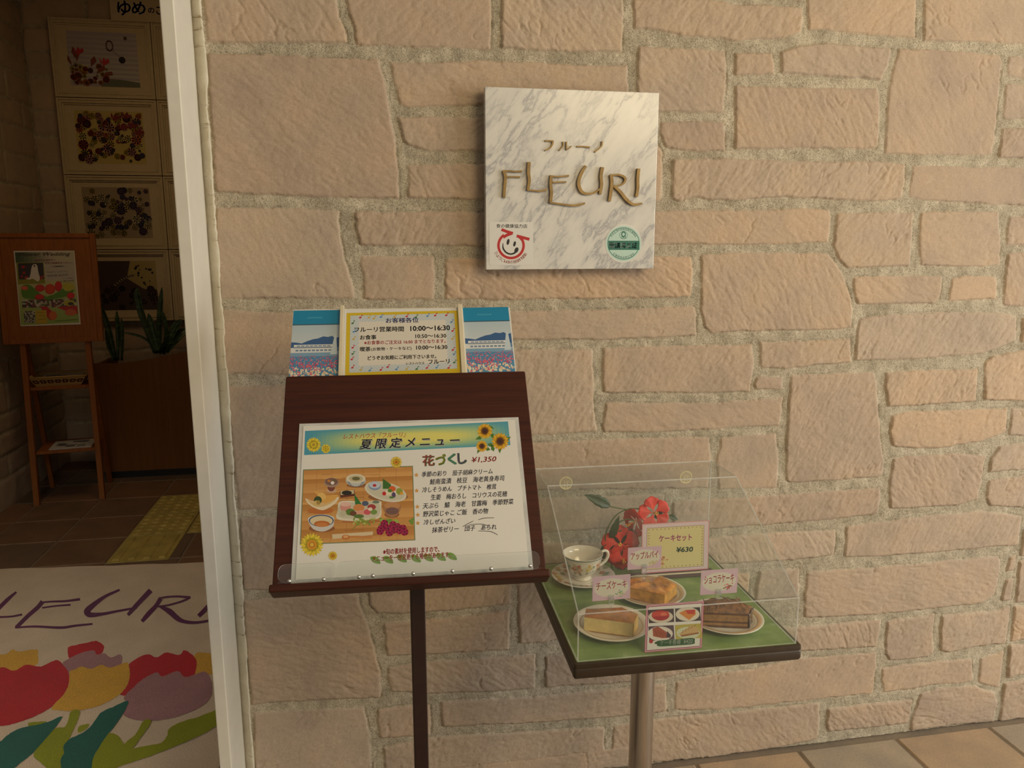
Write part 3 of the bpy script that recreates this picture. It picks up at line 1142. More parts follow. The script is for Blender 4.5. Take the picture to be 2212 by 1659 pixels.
BRONZE = plain('bronze_letters', (.24, .155, .055, 1), .5, .35, var=.1, scale=60)
MAHOG = wood('mahogany_stained_wood', (.028, .0060, .0030, 1), (.062, .0135, .0058, 1), 0, .48, 1.3, .03)
MAHOGV = plain('mahogany_painted_post', (.020, .006, .004, 1), .5, var=.05)
ACRY = acrylic('clear_acrylic', (.97, .98, .975, 1), .02)
ACRYEDGE = acrylic('acrylic_edge', (.86, .88, .86, 1), .45, 1.6)
PAPER = plain('white_paper', (.60, .585, .56, 1), .4, var=.01, scale=8, coat=.15)
LAM = acrylic('laminate_film', (.95, .95, .93, 1), .42)
CREAMPL = plain('cream_plastic', (.58, .51, .37, 1), .35, var=.02)
STEEL = plain('brushed_steel', (.52, .47, .43, 1), .30, 1.0, var=.12, scale=90, bmp=.02, stretch=(1, 1, .06))
SCREW = plain('steel_screw', (.62, .60, .58, 1), .3, 1.0, var=.05)
EDGE = plain('dark_brown_edge', (.038, .024, .014, 1), .42, var=.08)
GOLD = plain('pale_gold_ring', (.80, .72, .42, 1), .35, .2, var=.03)


def felt_mat():
    m, nt, b = newmat('leafy_green_table_surface')
    v = coords(nt)
    c1 = ramp(nt, noise(nt, v, 9, 4, .6), [(.3, (.125, .205, .045, 1)), (.5, (.19, .285, .085, 1)), (.68, (.27, .355, .15, 1))])
    v2 = coords(nt, (5, 16, 1))
    c2 = ramp(nt, noise(nt, v2, 2.0, 4, .5), [(.35, (.85, .9, .85, 1)), (.7, (1.15, 1.12, 1.05, 1))])
    sp = ramp(nt, noise(nt, v, 24, 3), [(.62, (0, 0, 0, 1)), (.75, (.5, .5, .5, 1))])
    c = mixc(nt, 1.0, c1, c2, 'MULTIPLY')
    nt.links.new(mixc(nt, sp, c, (.38, .48, .26, 1)), b.inputs['Base Color'])
    b.inputs['Roughness'].default_value = .45
    return m


FELT = felt_mat()
CERAM = plain('cream_glazed_china', (.70, .64, .54, 1), .15, var=.01, coat=.35)
BAND = plain('tan_glaze_band', (.44, .27, .12, 1), .15, var=.08, coat=.5)

# ---------------------------------------------------------------- marble sign on the wall
SGY = 1.900
ps = Plane((.4950, SGY, 1.693), (1, 0, 0), (0, 0, 1))
SG = thing('wall_sign', 'white marble name slab with raised bronze lettering mounted on the stone wall', 'sign', ps.mat())
ps.zone = (1020, 160, 3.7705)
q = ps.uvs([(105, 104), (1519, 150), (1480, 1584), (112, 1593)])
x0, x1 = (q[0][0] + q[3][0]) / 2, (q[1][0] + q[2][0]) / 2
y0, y1 = (q[2][1] + q[3][1]) / 2, (q[0][1] + q[1][1]) / 2
mb = MB()
mb.box((x0, y0, -.024), (x1, y1, 0))
mb.build('slab', marble(), SG, bevel=.0012)
for sx in (-.13, .13):
    for sy in (-.15, .15):
        mb = MB()
        mb.lathe([(.0, -.04), (.012, -.04), (.012, -.024), (0, -.024)], 12, (sx, sy, 0))
        mb.build('wall_fixing', SCREW, SG)
KANA = [([(590, 546), (622, 545), (656, 547)], [13, 12, 13]), ([(655, 545), (650, 575), (630, 605), (590, 624)], [15, 12, 10]),
        ([(737, 552), (736, 585), (706, 624)], [11, 10, 9]), ([(765, 552), (764, 585), (764, 617)], [11, 10, 10]), ([(764, 617), (785, 607), (806, 588)], [11, 9, 9]),
        ([(848, 591), (900, 592), (956, 597)], [11, 10, 13]), ([(1056, 550), (1048, 590), (995, 636)], [13, 11, 11])]
mb = MB()
strokes_raised(mb, ps, KANA, .004)
mb.build('kana_lettering', BRONZE, SG, label='small raised bronze kana line')
NAME = [([(256, 785), (268, 840), (264, 900), (256, 1007)], [26, 24, 24, 22]), ([(248, 792), (300, 790), (345, 796), (402, 792)], [14, 13, 13, 16]), ([(270, 840), (320, 838), (388, 840)], [13, 12, 14]),
        ([(460, 718), (456, 800), (462, 870), (452, 945)], [26, 25, 24, 22]), ([(445, 945), (500, 950), (550, 955), (602, 940)], [14, 13, 14, 16]),
        ([(642, 828), (636, 900), (642, 970), (634, 1048)], [26, 24, 24, 22]), ([(630, 831), (690, 838), (740, 834), (784, 829)], [14, 12, 13, 15]), ([(652, 884), (700, 882), (762, 880)], [13, 12, 13]), ([(628, 1046), (720, 1060), (800, 1070), (860, 1068), (914, 1052)], [14, 14, 16, 18, 14]),
        ([(922, 750), (892, 795), (862, 880), (880, 950), (925, 976), (985, 968), (1046, 930)], [20, 24, 26, 26, 20, 15, 12]), ([(1056, 760), (1044, 830), (1048, 900), (1036, 978)], [26, 25, 25, 22]),
        ([(1126, 822), (1132, 880), (1124, 960), (1112, 1036)], [26, 26, 26, 22]), ([(1122, 826), (1190, 822), (1240, 850), (1222, 895), (1150, 920)], [15, 16, 20, 15, 12]), ([(1148, 912), (1200, 960), (1250, 1022), (1310, 1064), (1378, 1054)], [18, 24, 26, 20, 14]),
        ([(1350, 772), (1342, 850), (1342, 930), (1330, 1000)], [24, 24, 24, 22])]
mb = MB()
strokes_raised(mb, ps, NAME, .006)
mb.build('name_lettering', BRONZE, SG, label='large raised bronze letters')

# stickers on the slab
mb = MB()
sq = ps.uvs([(146, 1197), (497, 1205), (492, 1561), (140, 1557)])
mb.prism(rrect(sq[3][0], sq[3][1], sq[1][0], sq[1][1], .004), 0, .0004)
st = mb.build('health_sticker', PAPER, SG, label='square white sticker with a red ring emblem and smiling mark')
pr = Print(ps, .00046)
DK, RD = (38, 34, 40), (196, 36, 44)
pr.text('食の健康協力店', (196, 1252), (448, 1255), 32, DK, .01)
pr.ring(316, 1396, 92, 116, (245, 205, 190), 44, -48, 238)
pr.ring(316, 1396, 92, 112, RD, 44, -46, 236)
pr.line([(238, 1266), (282, 1283), (332, 1298)], 24, RD)
pr.line([(326, 1296), (282, 1312), (252, 1330)], 24, RD)
pr.line([(362, 1318), (414, 1332), (466, 1346)], 24, RD)
pr.line([(368, 1318), (392, 1334), (408, 1352)], 22, RD)
pr.ell(292, 1367, 11, 25, DK, 12)
pr.ell(345, 1383, 10, 22, DK, 14)
pr.line([(250, 1378), (252, 1418), (276, 1452), (312, 1466), (346, 1456), (366, 1432)], [5, 12, 13, 13, 14, 16], DK, 5)
pr.ell(360, 1434, 15, 24, DK, 25)
pr.arctext('ひょうご“食の健康”運動', 316, 1396, 136, 152, 33, 27, (150, 60, 60), True)
pr.done('print', st)
mb = MB()
cpt = ps.uv(1232, 1380)
cr_ = abs(ps.uv(1232 + 147, 1380)[0] - cpt[0])
mb.lathe([(0, 0), (cr_, 0), (cr_, .0004), (0, .0004)], 48, (cpt[0], cpt[1], 0))
st = mb.build('certificate_sticker', PAPER, SG, label='round white sticker with a teal band and ring')
pr = Print(ps, .00046)
TEAL = (14, 112, 96)
pr.ell(1232, 1380, 144, 144, (196, 226, 216), 0, 48)
pr.ring(1232, 1380, 126, 131, TEAL, 56)
pr.poly([(1108, 1358), (1360, 1358), (1362, 1432), (1110, 1432)], TEAL)
pr.text('受講済之証', (1116, 1420), (1342, 1420), 48, (238, 240, 234), .02)
pr.ring(1232, 1312, 30, 33, TEAL, 30)
pr.ring(1232, 1305, 11, 19, TEAL, 24, 0, 360, 1.25)
pr.ring(1224, 1328, 6, 10, TEAL, 20)
pr.ring(1242, 1328, 6, 10, TEAL, 20)
pr.arctext('平成23年度食品衛生講習会', 1232, 1380, 116, 212, 328, 19, (40, 110, 100))
pr.arctext('北播磨食品衛生協会', 1232, 1380, 114, 132, 48, 20, (40, 110, 100), True)
pr.done('print', st)

# ---------------------------------------------------------------- menu stand
TILT, MYAW = 39.45 * D2R, -2.6 * D2R
MO = Vector((.060, 1.3995, 1.0823))
mex = Vector((math.cos(MYAW), math.sin(MYAW), 0))
mbk = Vector((-math.sin(MYAW), math.cos(MYAW), 0))
mey = Vector((0, 0, 1)) * math.cos(TILT) + mbk * math.sin(TILT)
pm = Plane(MO, mex, mey)
MS = thing('menu_stand', 'dark mahogany lectern with sloping board on one square post by the stone wall', 'menu stand', pm.mat())
mb = MB()
mb.rbox((-.2485, -.166, -.022), (.2405, .2600, -.003), .004)
mb.build('board', MAHOG, MS, bevel=.0018)
mb = MB()
mb.box((-.2505, -.1800, -.026), (.2440, -.1660, .018))
mb.build('bottom_ledge', MAHOG, MS, bevel=.003)
mb = MB()
mb.box((-.2360, -.1655, .0035), (.2270, -.1625, .0160))
mb.prism(rrect(-.2360, -.1655, -.1380, -.1325, .012)[:10] + rrect(-.2360, -.1655, -.1380, -.1325, .012)[10:], .0160, .0185, 1)
mb.prism(rrect(-.1375, -.1655, .2270, -.1325, .012), .0160, .0185, 1)
gd = mb.build('clear_ledge_guard', [ACRY, ACRYEDGE], MS, label='clear acrylic lip holding the menu')
pm.zone = (560, 880, 3.253)
m2 = Plane(pm.o + pm.n * .0185, pm.ex, pm.ey)
m2.zone = pm.zone
for (x, y) in ((210, 1219), (451, 1206), (699, 1190), (797, 1181), (1081, 1166), (1357, 1148), (1629, 1131), (1903, 1111)):
    u, v = m2.uv(x, y)
    s = MB()
    s.lathe([(0, .0205), (.0016, .0205), (.0030, .0195), (.0034, .0185), (.0034, .0150), (0, .0150)], 14, (u, max(v, -.163), 0))
    s.build('screw', SCREW, gd, smooth=True)
inv = pm.mat().inverted()


def wbar(mbx, a, b):
    mbx.M = inv
    mbx.box(a, b)
    mbx.M = None


mb = MB()
wbar(mb, (.0515, 1.425, .028), (.0805, 1.455, 1.105))
mb.build('post', MAHOGV, MS, bevel=.002)
mb = MB()
mb.M = inv
mb.prism([(-.10, 1.29), (.232, 1.29), (.232, 1.59), (-.10, 1.59)], 0, .028)
mb.M = None
mb.build('base_plate', MAHOGV, MS, bevel=.004)

# the menu sheet
MN = thing('menu_sheet', 'laminated menu with food photo, sunflowers and blue title banner on the lectern board', 'menu', pm.mat())
c = pm.uvs([(286, 125), (1815, 62), (1918, 1100), (230, 1190)])
mb = MB()
mb.box((-.2165, -.1625, -.0026), (.2165, .1515, -.0012))
mb.build('laminate', LAM, MN, label='clear laminate border', bevel=.0004)
mb = MB()
mb.box((-.2085, -.1560, -.0012), (.2085, .1455, -.0004))
mb.build('paper', PAPER, MN)
pr = Print(pm, -.00032)


def bn(u, v):
    d = max(0, min(1, 1.15 * (1 - abs(2 * u - 1.04) ** 2.4) * (1 - abs(2 * v - 1) ** 1.8)))
    a, b = (76, 158, 186), (228, 220, 120)
    return tuple(int(p + (q_ - p) * d) for p, q_ in zip(a, b))


pr.grad([(322, 165), (1748, 98), (1765, 265), (315, 335)], bn, 48, 16)
pr.done('title_banner', MN, 'blue and yellow title banner')
pr = Print(pm, -.00028, .000008)
pr.flower(382, 262, 54, (240, 215, 60), (232, 205, 50), 20, .35, 2)
pr.flower(468, 290, 34, (240, 215, 60), (232, 205, 50), 16, .35, 2)
for (x, y, a) in ((1625, 140, 20), (1545, 215, 160), (1640, 200, 60), (1600, 290, 200), (1640, 285, 250), (1690, 295, 90), (1545, 300, 120), (1745, 220, 330), (1630, 265, 20)):
    ca, sa = math.cos(a * D2R), math.sin(a * D2R)
    pr.poly([(x + ca * u - sa * v, y + sa * u + ca * v) for u, v in ((-26, 0), (-6, 14), (28, 0), (-6, -14))], (74, 122, 40))
    pr.z -= pr.dz
pr.z += pr.dz
for x, y, r in ((1585, 166, 56), (1565, 272, 42), (1693, 238, 62)):
    pr.flower(x, y, r, (236, 178, 30), (96, 48, 16), 18, .44, 2)
    pr.ell(x, y, r * .2, r * .2, (60, 26, 12))
pr.flower(963, 385, 42, (238, 205, 70), (226, 140, 30), 18, .34, 2)
pr.flower(517, 1042, 33, (240, 205, 60), (228, 140, 30), 16, .36, 2)
pr.done('sunflower_print', MN)

# food photograph printed on the menu
pr = Print(pm, -.00034, .000003)
pr.poly([(308, 436), (1080, 410), (1097, 934), (285, 965)], (118, 132, 96))
FQ = [(314, 442), (1074, 416), (1090, 928), (292, 958)]


def mat_c(u, v):
    k = int(v * 200) * 7919 % 23
    b = (205, 146, 78) if k % 2 else (220, 164, 96)
    return tuple(int(x - k * .9) for x in b)


pr.grad(FQ, mat_c, 1, 64)
a, b_, c_, d_ = [Vector(p) for p in FQ]
for k in range(46):
    v = random.random()
    u = random.random() * .8
    p = (a * (1 - u) + b_ * u) * (1 - v) + (d_ * (1 - u) + c_ * u) * v
    l = random.uniform(40, 190)
    p2 = p + (b_ - a).normalized() * l
    if p2.x < 1070:
        pr.line([tuple(p), tuple(p2)], random.uniform(1.5, 3), random.choice([(140, 82, 40), (170, 105, 55), (236, 190, 126)]))
        pr.z -= pr.dz
for u in (.12, .26, .40, .55, .70, .85):
    pr.line([tuple(a * (1 - u) + b_ * u), tuple(d_ * (1 - u) + c_ * u)], 2, (172, 112, 62))
    pr.z -= pr.dz
pr.z += 2 * pr.dz
W1, CRM = (226, 216, 196), (214, 200, 168)
sh = (150, 96, 54)
pr.ell(690, 548, 76, 16, sh)
pr.ell(678, 512, 70, 44, (196, 200, 198))
for k in range(9):
    t = (10 + 20 * k) * D2R
    pr.line([(678 + 62 * math.cos(t), 518 + 34 * math.sin(t)), (678 + 40 * math.cos(t), 522 + 36 * math.sin(t))], 5, (92, 110, 128))
    pr.z -= pr.dz
pr.z += pr.dz
pr.ell(678, 500, 68, 32, W1)
pr.ell(680, 500, 50, 22, (196, 186, 150))
pr.ell(680, 500, 28, 13, (110, 104, 60))
pr.ell(508, 585, 34, 14, (206, 176, 150))
pr.ell(506, 560, 26, 30, (126, 64, 50))
pr.ell(508, 528, 52, 34, (170, 142, 122))
pr.ell(508, 522, 46, 26, (128, 92, 82))
pr.ell(515, 530, 13, 12, (240, 232, 226))
pr.ell(490, 516, 12, 9, (196, 130, 60))
pr.ell(528, 512, 12, 8, (110, 96, 60))
pr.ell(905, 628, 140, 34, sh)
pr.ell(888, 592, 150, 66, (222, 216, 200), 14, 32)
pr.ell(888, 588, 136, 56, (206, 200, 180), 14, 32)
pr.ell(812, 550, 44, 32, (134, 154, 190))
pr.ell(812, 544, 40, 24, (196, 206, 220))
pr.ell(810, 548, 13, 10, (190, 40, 50))
pr.poly([(868, 500), (925, 540), (930, 572), (868, 572)], (60, 110, 42))
for x, y, rx, ry, cc in ((935, 572, 24, 20, (220, 96, 34)), (905, 600, 24, 18, (232, 222, 196)), (878, 605, 14, 14, (200, 36, 34)), (960, 600, 18, 14, (238, 230, 216)), (985, 590, 24, 24, (150, 160, 60)), (945, 615, 14, 20, (90, 66, 110)), (918, 585, 16, 12, (84, 130, 44)), (1000, 604, 12, 10, (226, 160, 40)), (930, 632, 18, 8, (90, 130, 60))):
    pr.ell(x, y, rx, ry, cc)
    pr.z -= pr.dz * .5
pr.ell(430, 725, 92, 24, (192, 112, 50))
pr.blob([(326, 640), (380, 660), (450, 655), (556, 628), (540, 668), (490, 705), (440, 722), (380, 702), (340, 672)], (236, 220, 190))
pr.blob([(336, 646), (390, 668), (470, 662), (540, 640), (500, 676), (430, 700), (372, 684)], (222, 186, 130))
pr.blob([(384, 590), (420, 596), (470, 618), (548, 612), (538, 640), (470, 672), (430, 660), (410, 620)], (226, 170, 84))
pr.ell(440, 625, 30, 26, (234, 190, 110), 30)
pr.ell(412, 652, 28, 28, (54, 76, 36))
pr.ell(404, 676, 26, 22, (216, 186, 120))
pr.ell(415, 668, 14, 16, (170, 140, 70))
pr.poly([(566, 590), (668, 580), (676, 622), (570, 634)], (100, 42, 28))
pr.poly([(570, 588), (664, 580), (668, 606), (572, 616)], (206, 190, 150))
pr.ell(615, 600, 36, 16, (36, 34, 26))
pr.ell(720, 800, 140, 14, (180, 112, 60))
pr.blob([(560, 668), (620, 655), (720, 664), (845, 655), (858, 700), (850, 772), (760, 794), (640, 798), (545, 782), (552, 720)], (228, 220, 200), 4)
pr.blob([(570, 680), (640, 668), (830, 668), (840, 760), (740, 780), (560, 770)], (206, 200, 176), 4)
pr.ell(606, 700, 38, 34, (218, 150, 140))
pr.ell(606, 680, 36, 16, (234, 190, 176))
pr.poly([(668, 606), (728, 692), (690, 712), (676, 700)], (48, 118, 46))
for x, y, rx, ry, cc in ((745, 675, 24, 18, (84, 92, 120)), (640, 735, 34, 24, (94, 130, 50)), (700, 705, 40, 26, (216, 140, 80)), (715, 740, 34, 18, (226, 160, 140)), (660, 745, 24, 18, (110, 70, 44)), (790, 700, 30, 20, (168, 60, 60)), (760, 735, 26, 20, (210, 90, 100)), (805, 735, 24, 18, (120, 150, 70)), (780, 715, 16, 12, (238, 220, 200)), (700, 765, 36, 14, (90, 120, 50)), (820, 665, 26, 10, (110, 130, 110)), (590, 745, 22, 22, (196, 190, 160))):
    pr.ell(x, y, rx, ry, cc)
    pr.z -= pr.dz * .5
pr.ell(932, 752, 52, 24, (150, 92, 56))
pr.blob([(878, 690), (990, 684), (978, 745), (935, 772), (890, 748)], (172, 122, 82))
pr.ell(934, 690, 56, 24, (196, 140, 92))
pr.ell(934, 728, 46, 26, (122, 88, 84))
pr.ell(440, 850, 92, 26, (150, 92, 50))
pr.blob([(344, 800), (352, 770), (436, 752), (515, 765), (526, 790), (515, 840), (450, 872), (380, 855)], (214, 210, 206))
pr.ell(436, 796, 88, 42, (70, 88, 130))
pr.ell(436, 798, 80, 36, (226, 208, 170))
pr.ell(440, 818, 56, 22, (196, 112, 48))
pr.ell(440, 824, 40, 14, (210, 132, 66))
for k in range(34):
    x, y = 660 + 150 * random.random(), 780 + 44 * random.random()
    pr.ell(x, y, 12, 6, random.choice([(150, 166, 60), (120, 146, 52), (196, 190, 110)]), random.uniform(0, 180), 8)
    pr.z -= pr.dz * .9
pr.line([(655, 855), (700, 815), (780, 790)], 4, (120, 140, 50))
for k in range(16):
    x, y = 835 + 240 * random.random(), 790 + 50 * random.random()
    pr.ell(x, y, 20, 10, random.choice([(112, 150, 54), (160, 180, 80)]), random.uniform(0, 180), 8)
    pr.z -= pr.dz * .9
for x, y in ((860, 850), (880, 815), (905, 850), (945, 860), (940, 825), (985, 865), (1010, 850), (1022, 875), (850, 870), (915, 880), (970, 838)):
    pr.flower(x, y, 26, (176, 22, 84), (120, 10, 60), 5, .3, 1, random.random() * 3, .75)
    pr.z -= pr.dz * 2
pr.poly([(512, 892), (800, 872), (798, 896), (514, 926)], (222, 200, 164))
pr.line([(600, 910), (700, 906), (795, 912)], [12, 9, 7], (206, 130, 66))
pr.ell(608, 911, 28, 16, (196, 112, 52))
pr.ell(608, 909, 18, 10, (226, 170, 110))
pr.done('food_photo_print', MN, 'printed photo of Japanese dishes on a bamboo mat')
pr = Print(pm, -.00022, .000006)
pr.flower(370, 965, 84, (240, 214, 60), (226, 152, 36), 22, .40, 2)
pr.ell(370, 965, 14, 14, (236, 190, 70))
NV, RED = (44, 44, 84), (190, 36, 40)
pr.text('レストハウス『フルーリ』', (592, 224), (1032, 208), 38, RED, 0, .22)
pr.text('夏限定メニュー', (712, 301), (1416, 272), 72, (240, 240, 235), .012, .22, 1.5)
pr.text('夏限定メニュー', (704, 295), (1410, 264), 72, (38, 42, 78), .014, .22, 1.5)
for ch, xa, xb, yb, cc in (('花', 1152, 1232, 412, (206, 112, 96)), ('づ', 1244, 1312, 406, (176, 180, 60)), ('く', 1330, 1385, 402, (112, 180, 150)), ('し', 1400, 1458, 398, (128, 122, 150))):
    pr.text(ch, (xa, yb), (xb, yb - 3), 74, (58, 110, 66), .045)
    pr.text(ch, (xa - 3, yb - 2), (xb - 3, yb - 5), 74, cc, .018)
pr.text('¥1,350', (1494, 392), (1668, 384), 42, RED, .012, .25)
ML = [('季節の彩り　茄子胡麻クリーム', 1142, 490, 1640, 466, 38), ('鮭南蛮漬　枝豆　海老黄身寿司', 1198, 543, 1726, 515, 40), ('冷しそうめん　プチトマト　椎茸', 1145, 599, 1670, 574, 38), ('生姜　梅おろし　コリウスの花穂', 1205, 652, 1746, 626, 40), ('天ぷら　鱚　海老　甘露梅　季節野菜', 1150, 713, 1790, 680, 40), ('野沢菜じゃこ ご飯　香の物', 1150, 770, 1612, 746, 40), ('冷しぜんざい', 1155, 826, 1378, 814, 38), ('抹茶ゼリー　団子　あられ', 1215, 882, 1668, 858, 40)]
for t, xa, ya, xb, yb, h in ML:
    pr.text(t, (xa, ya), (xb, yb), h, NV, .010, .2)
for x, y in ((1105, 475), (1107, 585), (1112, 698), (1115, 755), (1115, 813)):
    pr.poly([(x + (17 if k % 2 == 0 else 7) * math.sin(k * math.pi / 5), y - (17 if k % 2 == 0 else 7) * math.cos(k * math.pi / 5)) for k in range(10)], (222, 156, 66))
for L in ([(1430, 838), (1465, 818), (1505, 798)], [(1540, 790), (1582, 778), (1650, 776)], [(1476, 824), (1560, 820), (1620, 834)], [(1540, 868), (1612, 870), (1642, 878), (1676, 896)]):
    pr.line(L, [3, 4, 3], (40, 40, 44), 4)
for x, y in ((818, 1072), (908, 1070), (1003, 1062), (1102, 1062), (1190, 1056), (1278, 1052), (1355, 1046)):
    pr.blob([(x - 36, y - 18), (x - 10, y - 26), (x + 22, y - 8), (x + 34, y + 24), (x + 4, y + 24), (x - 24, y + 10)], (118, 160, 60))
    pr.line([(x - 30, y - 14), (x, y), (x + 30, y + 22)], 3, (70, 110, 40))
    pr.z -= pr.dz * 2
pr.z += pr.dz * 2
pr.text('※旬の素材を使用しますので、', (872, 1036), (1266, 1016), 42, (196, 30, 50), .02)
pr.text('メニューを一部変更する場合があります。', (795, 1084), (1345, 1054), 42, (196, 30, 40), .02)
pr.done('lettering', MN)

# ---------------------------------------------------------------- notice and photo panels behind the lectern board
pb = Plane(pm.o - pm.n * .030, pm.ex, pm.ey)
pb.zone = (560, 620, 3.253)
NT = thing('notice_panel', 'cream framed opening-hours notice with a yellow border standing behind the lectern board', 'notice', pb.mat())
mb = MB()
mb.box((-.1440, .160, -.0040), (.1160, .4430, -.0015))
mb.build('backing', CREAMPL, NT)
for a, b in ((-.1475, -.1390), (.1085, .1185)):
    mb = MB()
    mb.box((a, .160, -.005), (b, .4485, .0050))
    mb.build('side_rail', CREAMPL, NT, bevel=.0012)
mb = MB()
mb.box((-.1385, .160, -.0014), (.1080, .4410, -.0006))
mb.build('paper', PAPER, NT)
pr = Print(pb, -.0005)
pr.poly([(614, 182), (1396, 164), (1422, 700), (600, 730)], (222, 190, 20))
pr.poly([(640, 200), (1370, 183), (1392, 572), (632, 602)], (190, 206, 214))
pr.grad([(642, 202), (1368, 185), (1390, 570), (634, 600)], lambda u, v: (232, 224, 212) if min(u, 1 - u) > .09 and min(v, 1 - v) > .1 else ((196, 210, 220) if (int(u * 60) + int(v * 36)) % 2 else (218, 218, 214)), 60, 36)
BK = (24, 22, 28)
pr.text('お客様各位', (890, 253), (1120, 248), 36, (52, 48, 128), .02)
pr.text('フルーリ営業時間', (668, 317), (1016, 311), 36, BK, .028)
pr.text('10:00～16:30', (1063, 308), (1340, 302), 34, BK, .03)
pr.text('お食事', (708, 370), (822, 367), 32, BK, .028)
pr.text('10:50～16:30', (1098, 358), (1314, 354), 26, BK, .022)
pr.text('※お食事のご注文は 16:00 までとなります。', (738, 405), (1310, 392), 28, (206, 30, 60), .02)
pr.text('喫茶', (708, 453), (782, 451), 32, BK, .028)
pr.text('(お飲物・ケーキなど)', (788, 452), (1070, 444), 28, BK, .018)
pr.text('10:00～16:30', (1104, 439), (1322, 434), 27, BK, .025)
pr.text('どうぞお気軽にご利用下さいませ。', (762, 514), (1244, 500), 30, BK, .026)
pr.text('レストハウス', (1034, 545), (1160, 542), 17, BK, .02)
pr.text('フルーリ', (1190, 541), (1338, 535), 30, BK, .026)
NR, NB, NG, NO = (206, 40, 50), (90, 150, 206), (60, 120, 50), (214, 180, 70)
for x, y, cc in ((710, 208, NR), (770, 208, NO), (805, 215, NO), (855, 204, NB), (950, 204, NO), (1036, 200, NR), (1100, 206, NG), (1182, 198, NB), (1236, 194, NR), (1314, 192, NR), (656, 248, NG), (664, 308, NB), (662, 360, NO), (656, 420, NR), (656, 464, NG), (650, 502, NR), (654, 560, NR), (712, 576, NO), (776, 580, NB), (854, 576, NR), (902, 556, NR), (964, 572, NB), (1036, 570, NO), (1106, 570, NG), (1178, 562, NR), (1246, 560, NB), (1330, 562, NR), (1350, 240, NB), (1358, 302, NR), (1358, 358, NO), (1360, 436, NR), (1368, 466, NB), (1370, 524, NG)):
    pr.ell(x, y + 6, 9, 6, cc, -20, 10)
    pr.line([(x + 7, y + 4), (x + 9, y - 14)], 3, cc)
    pr.line([(x + 9, y - 14), (x + 18, y - 8)], 4, cc)
    pr.z -= pr.dz * 3
pr.z += pr.dz * 3
pr.done('lettering', NT, 'yellow printed border, music notes and opening hours')


def photo_panel(label, x0, x1, quad):
    t = thing('photo_panel', label, 'photo panel', pb.mat(), None)
    m = MB()
    m.box((x0, .150, -.0070), (x1, .4435, -.0034))
    m.build('board', PAPER, t)
    p = Print(pb, -.00332, .000006)
    (a, b, c, d) = [Vector(v) for v in quad]

    def q(u, v):
        w_ = (a * (1 - u) + b * u) * (1 - v) + (d * (1 - u) + c * u) * v
        return (w_.x, w_.y)

    def rect(u0, v0, u1, v1, col):
        p.poly([q(u0, v0), q(u1, v0), q(u1, v1), q(u0, v1)], col)

    rect(0, 0, 1, .205, (20, 140, 186))
    rect(.3, .10, .62, .12, (60, 160, 198))
    rect(0, .205, 1, .22, (60, 90, 110))
    p.grad([q(0, .22), q(1, .22), q(1, .56), q(0, .56)], lambda u, v: (int(186 + 26 * v), int(204 + 14 * v), int(216 + 6 * v)), 1, 8)
    p.poly([q(*k) for k in ((0, .47), (.1, .475), (.22, .49), (.34, .455), (.45, .43), (.55, .42), (.66, .39), (.76, .40), (.84, .385), (.92, .42), (1, .40), (1, .57), (0, .57))], (58, 98, 150))
    rect(0, .55, 1, .62, (104, 140, 176))
    rect(0, .555, .12, .57, (224, 226, 226))
    rect(.06, .51, .86, .555, (232, 230, 226))
    rect(.06, .545, .90, .56, (110, 130, 156))
    rect(.0, .56, .96, .63, (226, 226, 226))
    for k in range(9):
        rect(.10 + k * .085, .585, .16 + k * .085, .608, (110, 140, 172))
        p.z -= p.dz
    for k in range(8):
        rect(.12 + k * .09, .522, .19 + k * .09, .538, (126, 150, 178))
        p.z -= p.dz
    rect(0, .63, 1, .69, (130, 168, 198))
    p.poly([q(*k) for k in ((.90, .36), (.935, .40), (.97, .66), (.82, .66), (.88, .44))], (206, 220, 230))
    rect(0, .685, 1, 1.0, (80, 142, 184))
    rr = random.Random(3)
    for k in range(420):
        v = .675 + .31 * rr.random() ** 1.15
        u = rr.uniform(.01, .99)
        s = 2.2 + 26 * (v - .66)
        cc = rr.choice([(226, 110, 136), (206, 60, 100), (236, 150, 160), (214, 84, 110)] if v < .86 else [(240, 226, 196), (244, 234, 210), (232, 200, 170), (226, 120, 140), (90, 150, 190)])
        x, y = q(u, min(v, .975))
        p.ell(x, y, min(s, 11), min(s * .75, 8), cc, rr.uniform(0, 180), 6)
        p.z -= p.dz * .97
    p.done('printed_photo', t)


photo_panel('flower-field photo panel with cyan top, on the doorway side of the opening-hours notice', -.2475, -.1480, [(240, 160), (570, 155), (552, 626), (205, 634)])
photo_panel('flower-field photo panel with cyan top, on the display-table side of the opening-hours notice', .1190, .2265, [(1430, 140), (1750, 134), (1800, 590), (1465, 598)])

# ---------------------------------------------------------------- display table
TA = -1.4 * D2R
TM = Matrix.Translation((.634, 1.627, .70)) @ Matrix.Rotation(TA, 4, 'Z')
DT = thing('display_table', 'square pedestal table with green top and dark brown edge against the stone wall', 'table', TM)
mb = MB()
mb.rbox((-.243, -.243, -.010), (.243, .243, -.0004), .004)
mb.build('table_top', FELT, DT, label='green table surface')
mb = MB()
h = .25
prof = [(.2435, -.009), (.2435, -.0002), (.2465, 0), (.2500, -.0018), (.2508, -.010), (.2494, -.0125), (.2508, -.015), (.2508, -.030), (.2480, -.0345), (.2435, -.0345)]
cor = [(1, -1), (1, 1), (-1, 1), (-1, -1)]


def ringpts(r, z):
    pts = []
    for (a, b), ang in zip(cor, (-90, 0, 90, 180)):
        rad = .006
        for k in range(4):
            t = (ang + 30 * k) * D2R
            pts.append((a * (.25 - rad) + (r - .25 + rad) * math.cos(t), b * (.25 - rad) + (r - .25 + rad) * math.sin(t), z))
    return pts


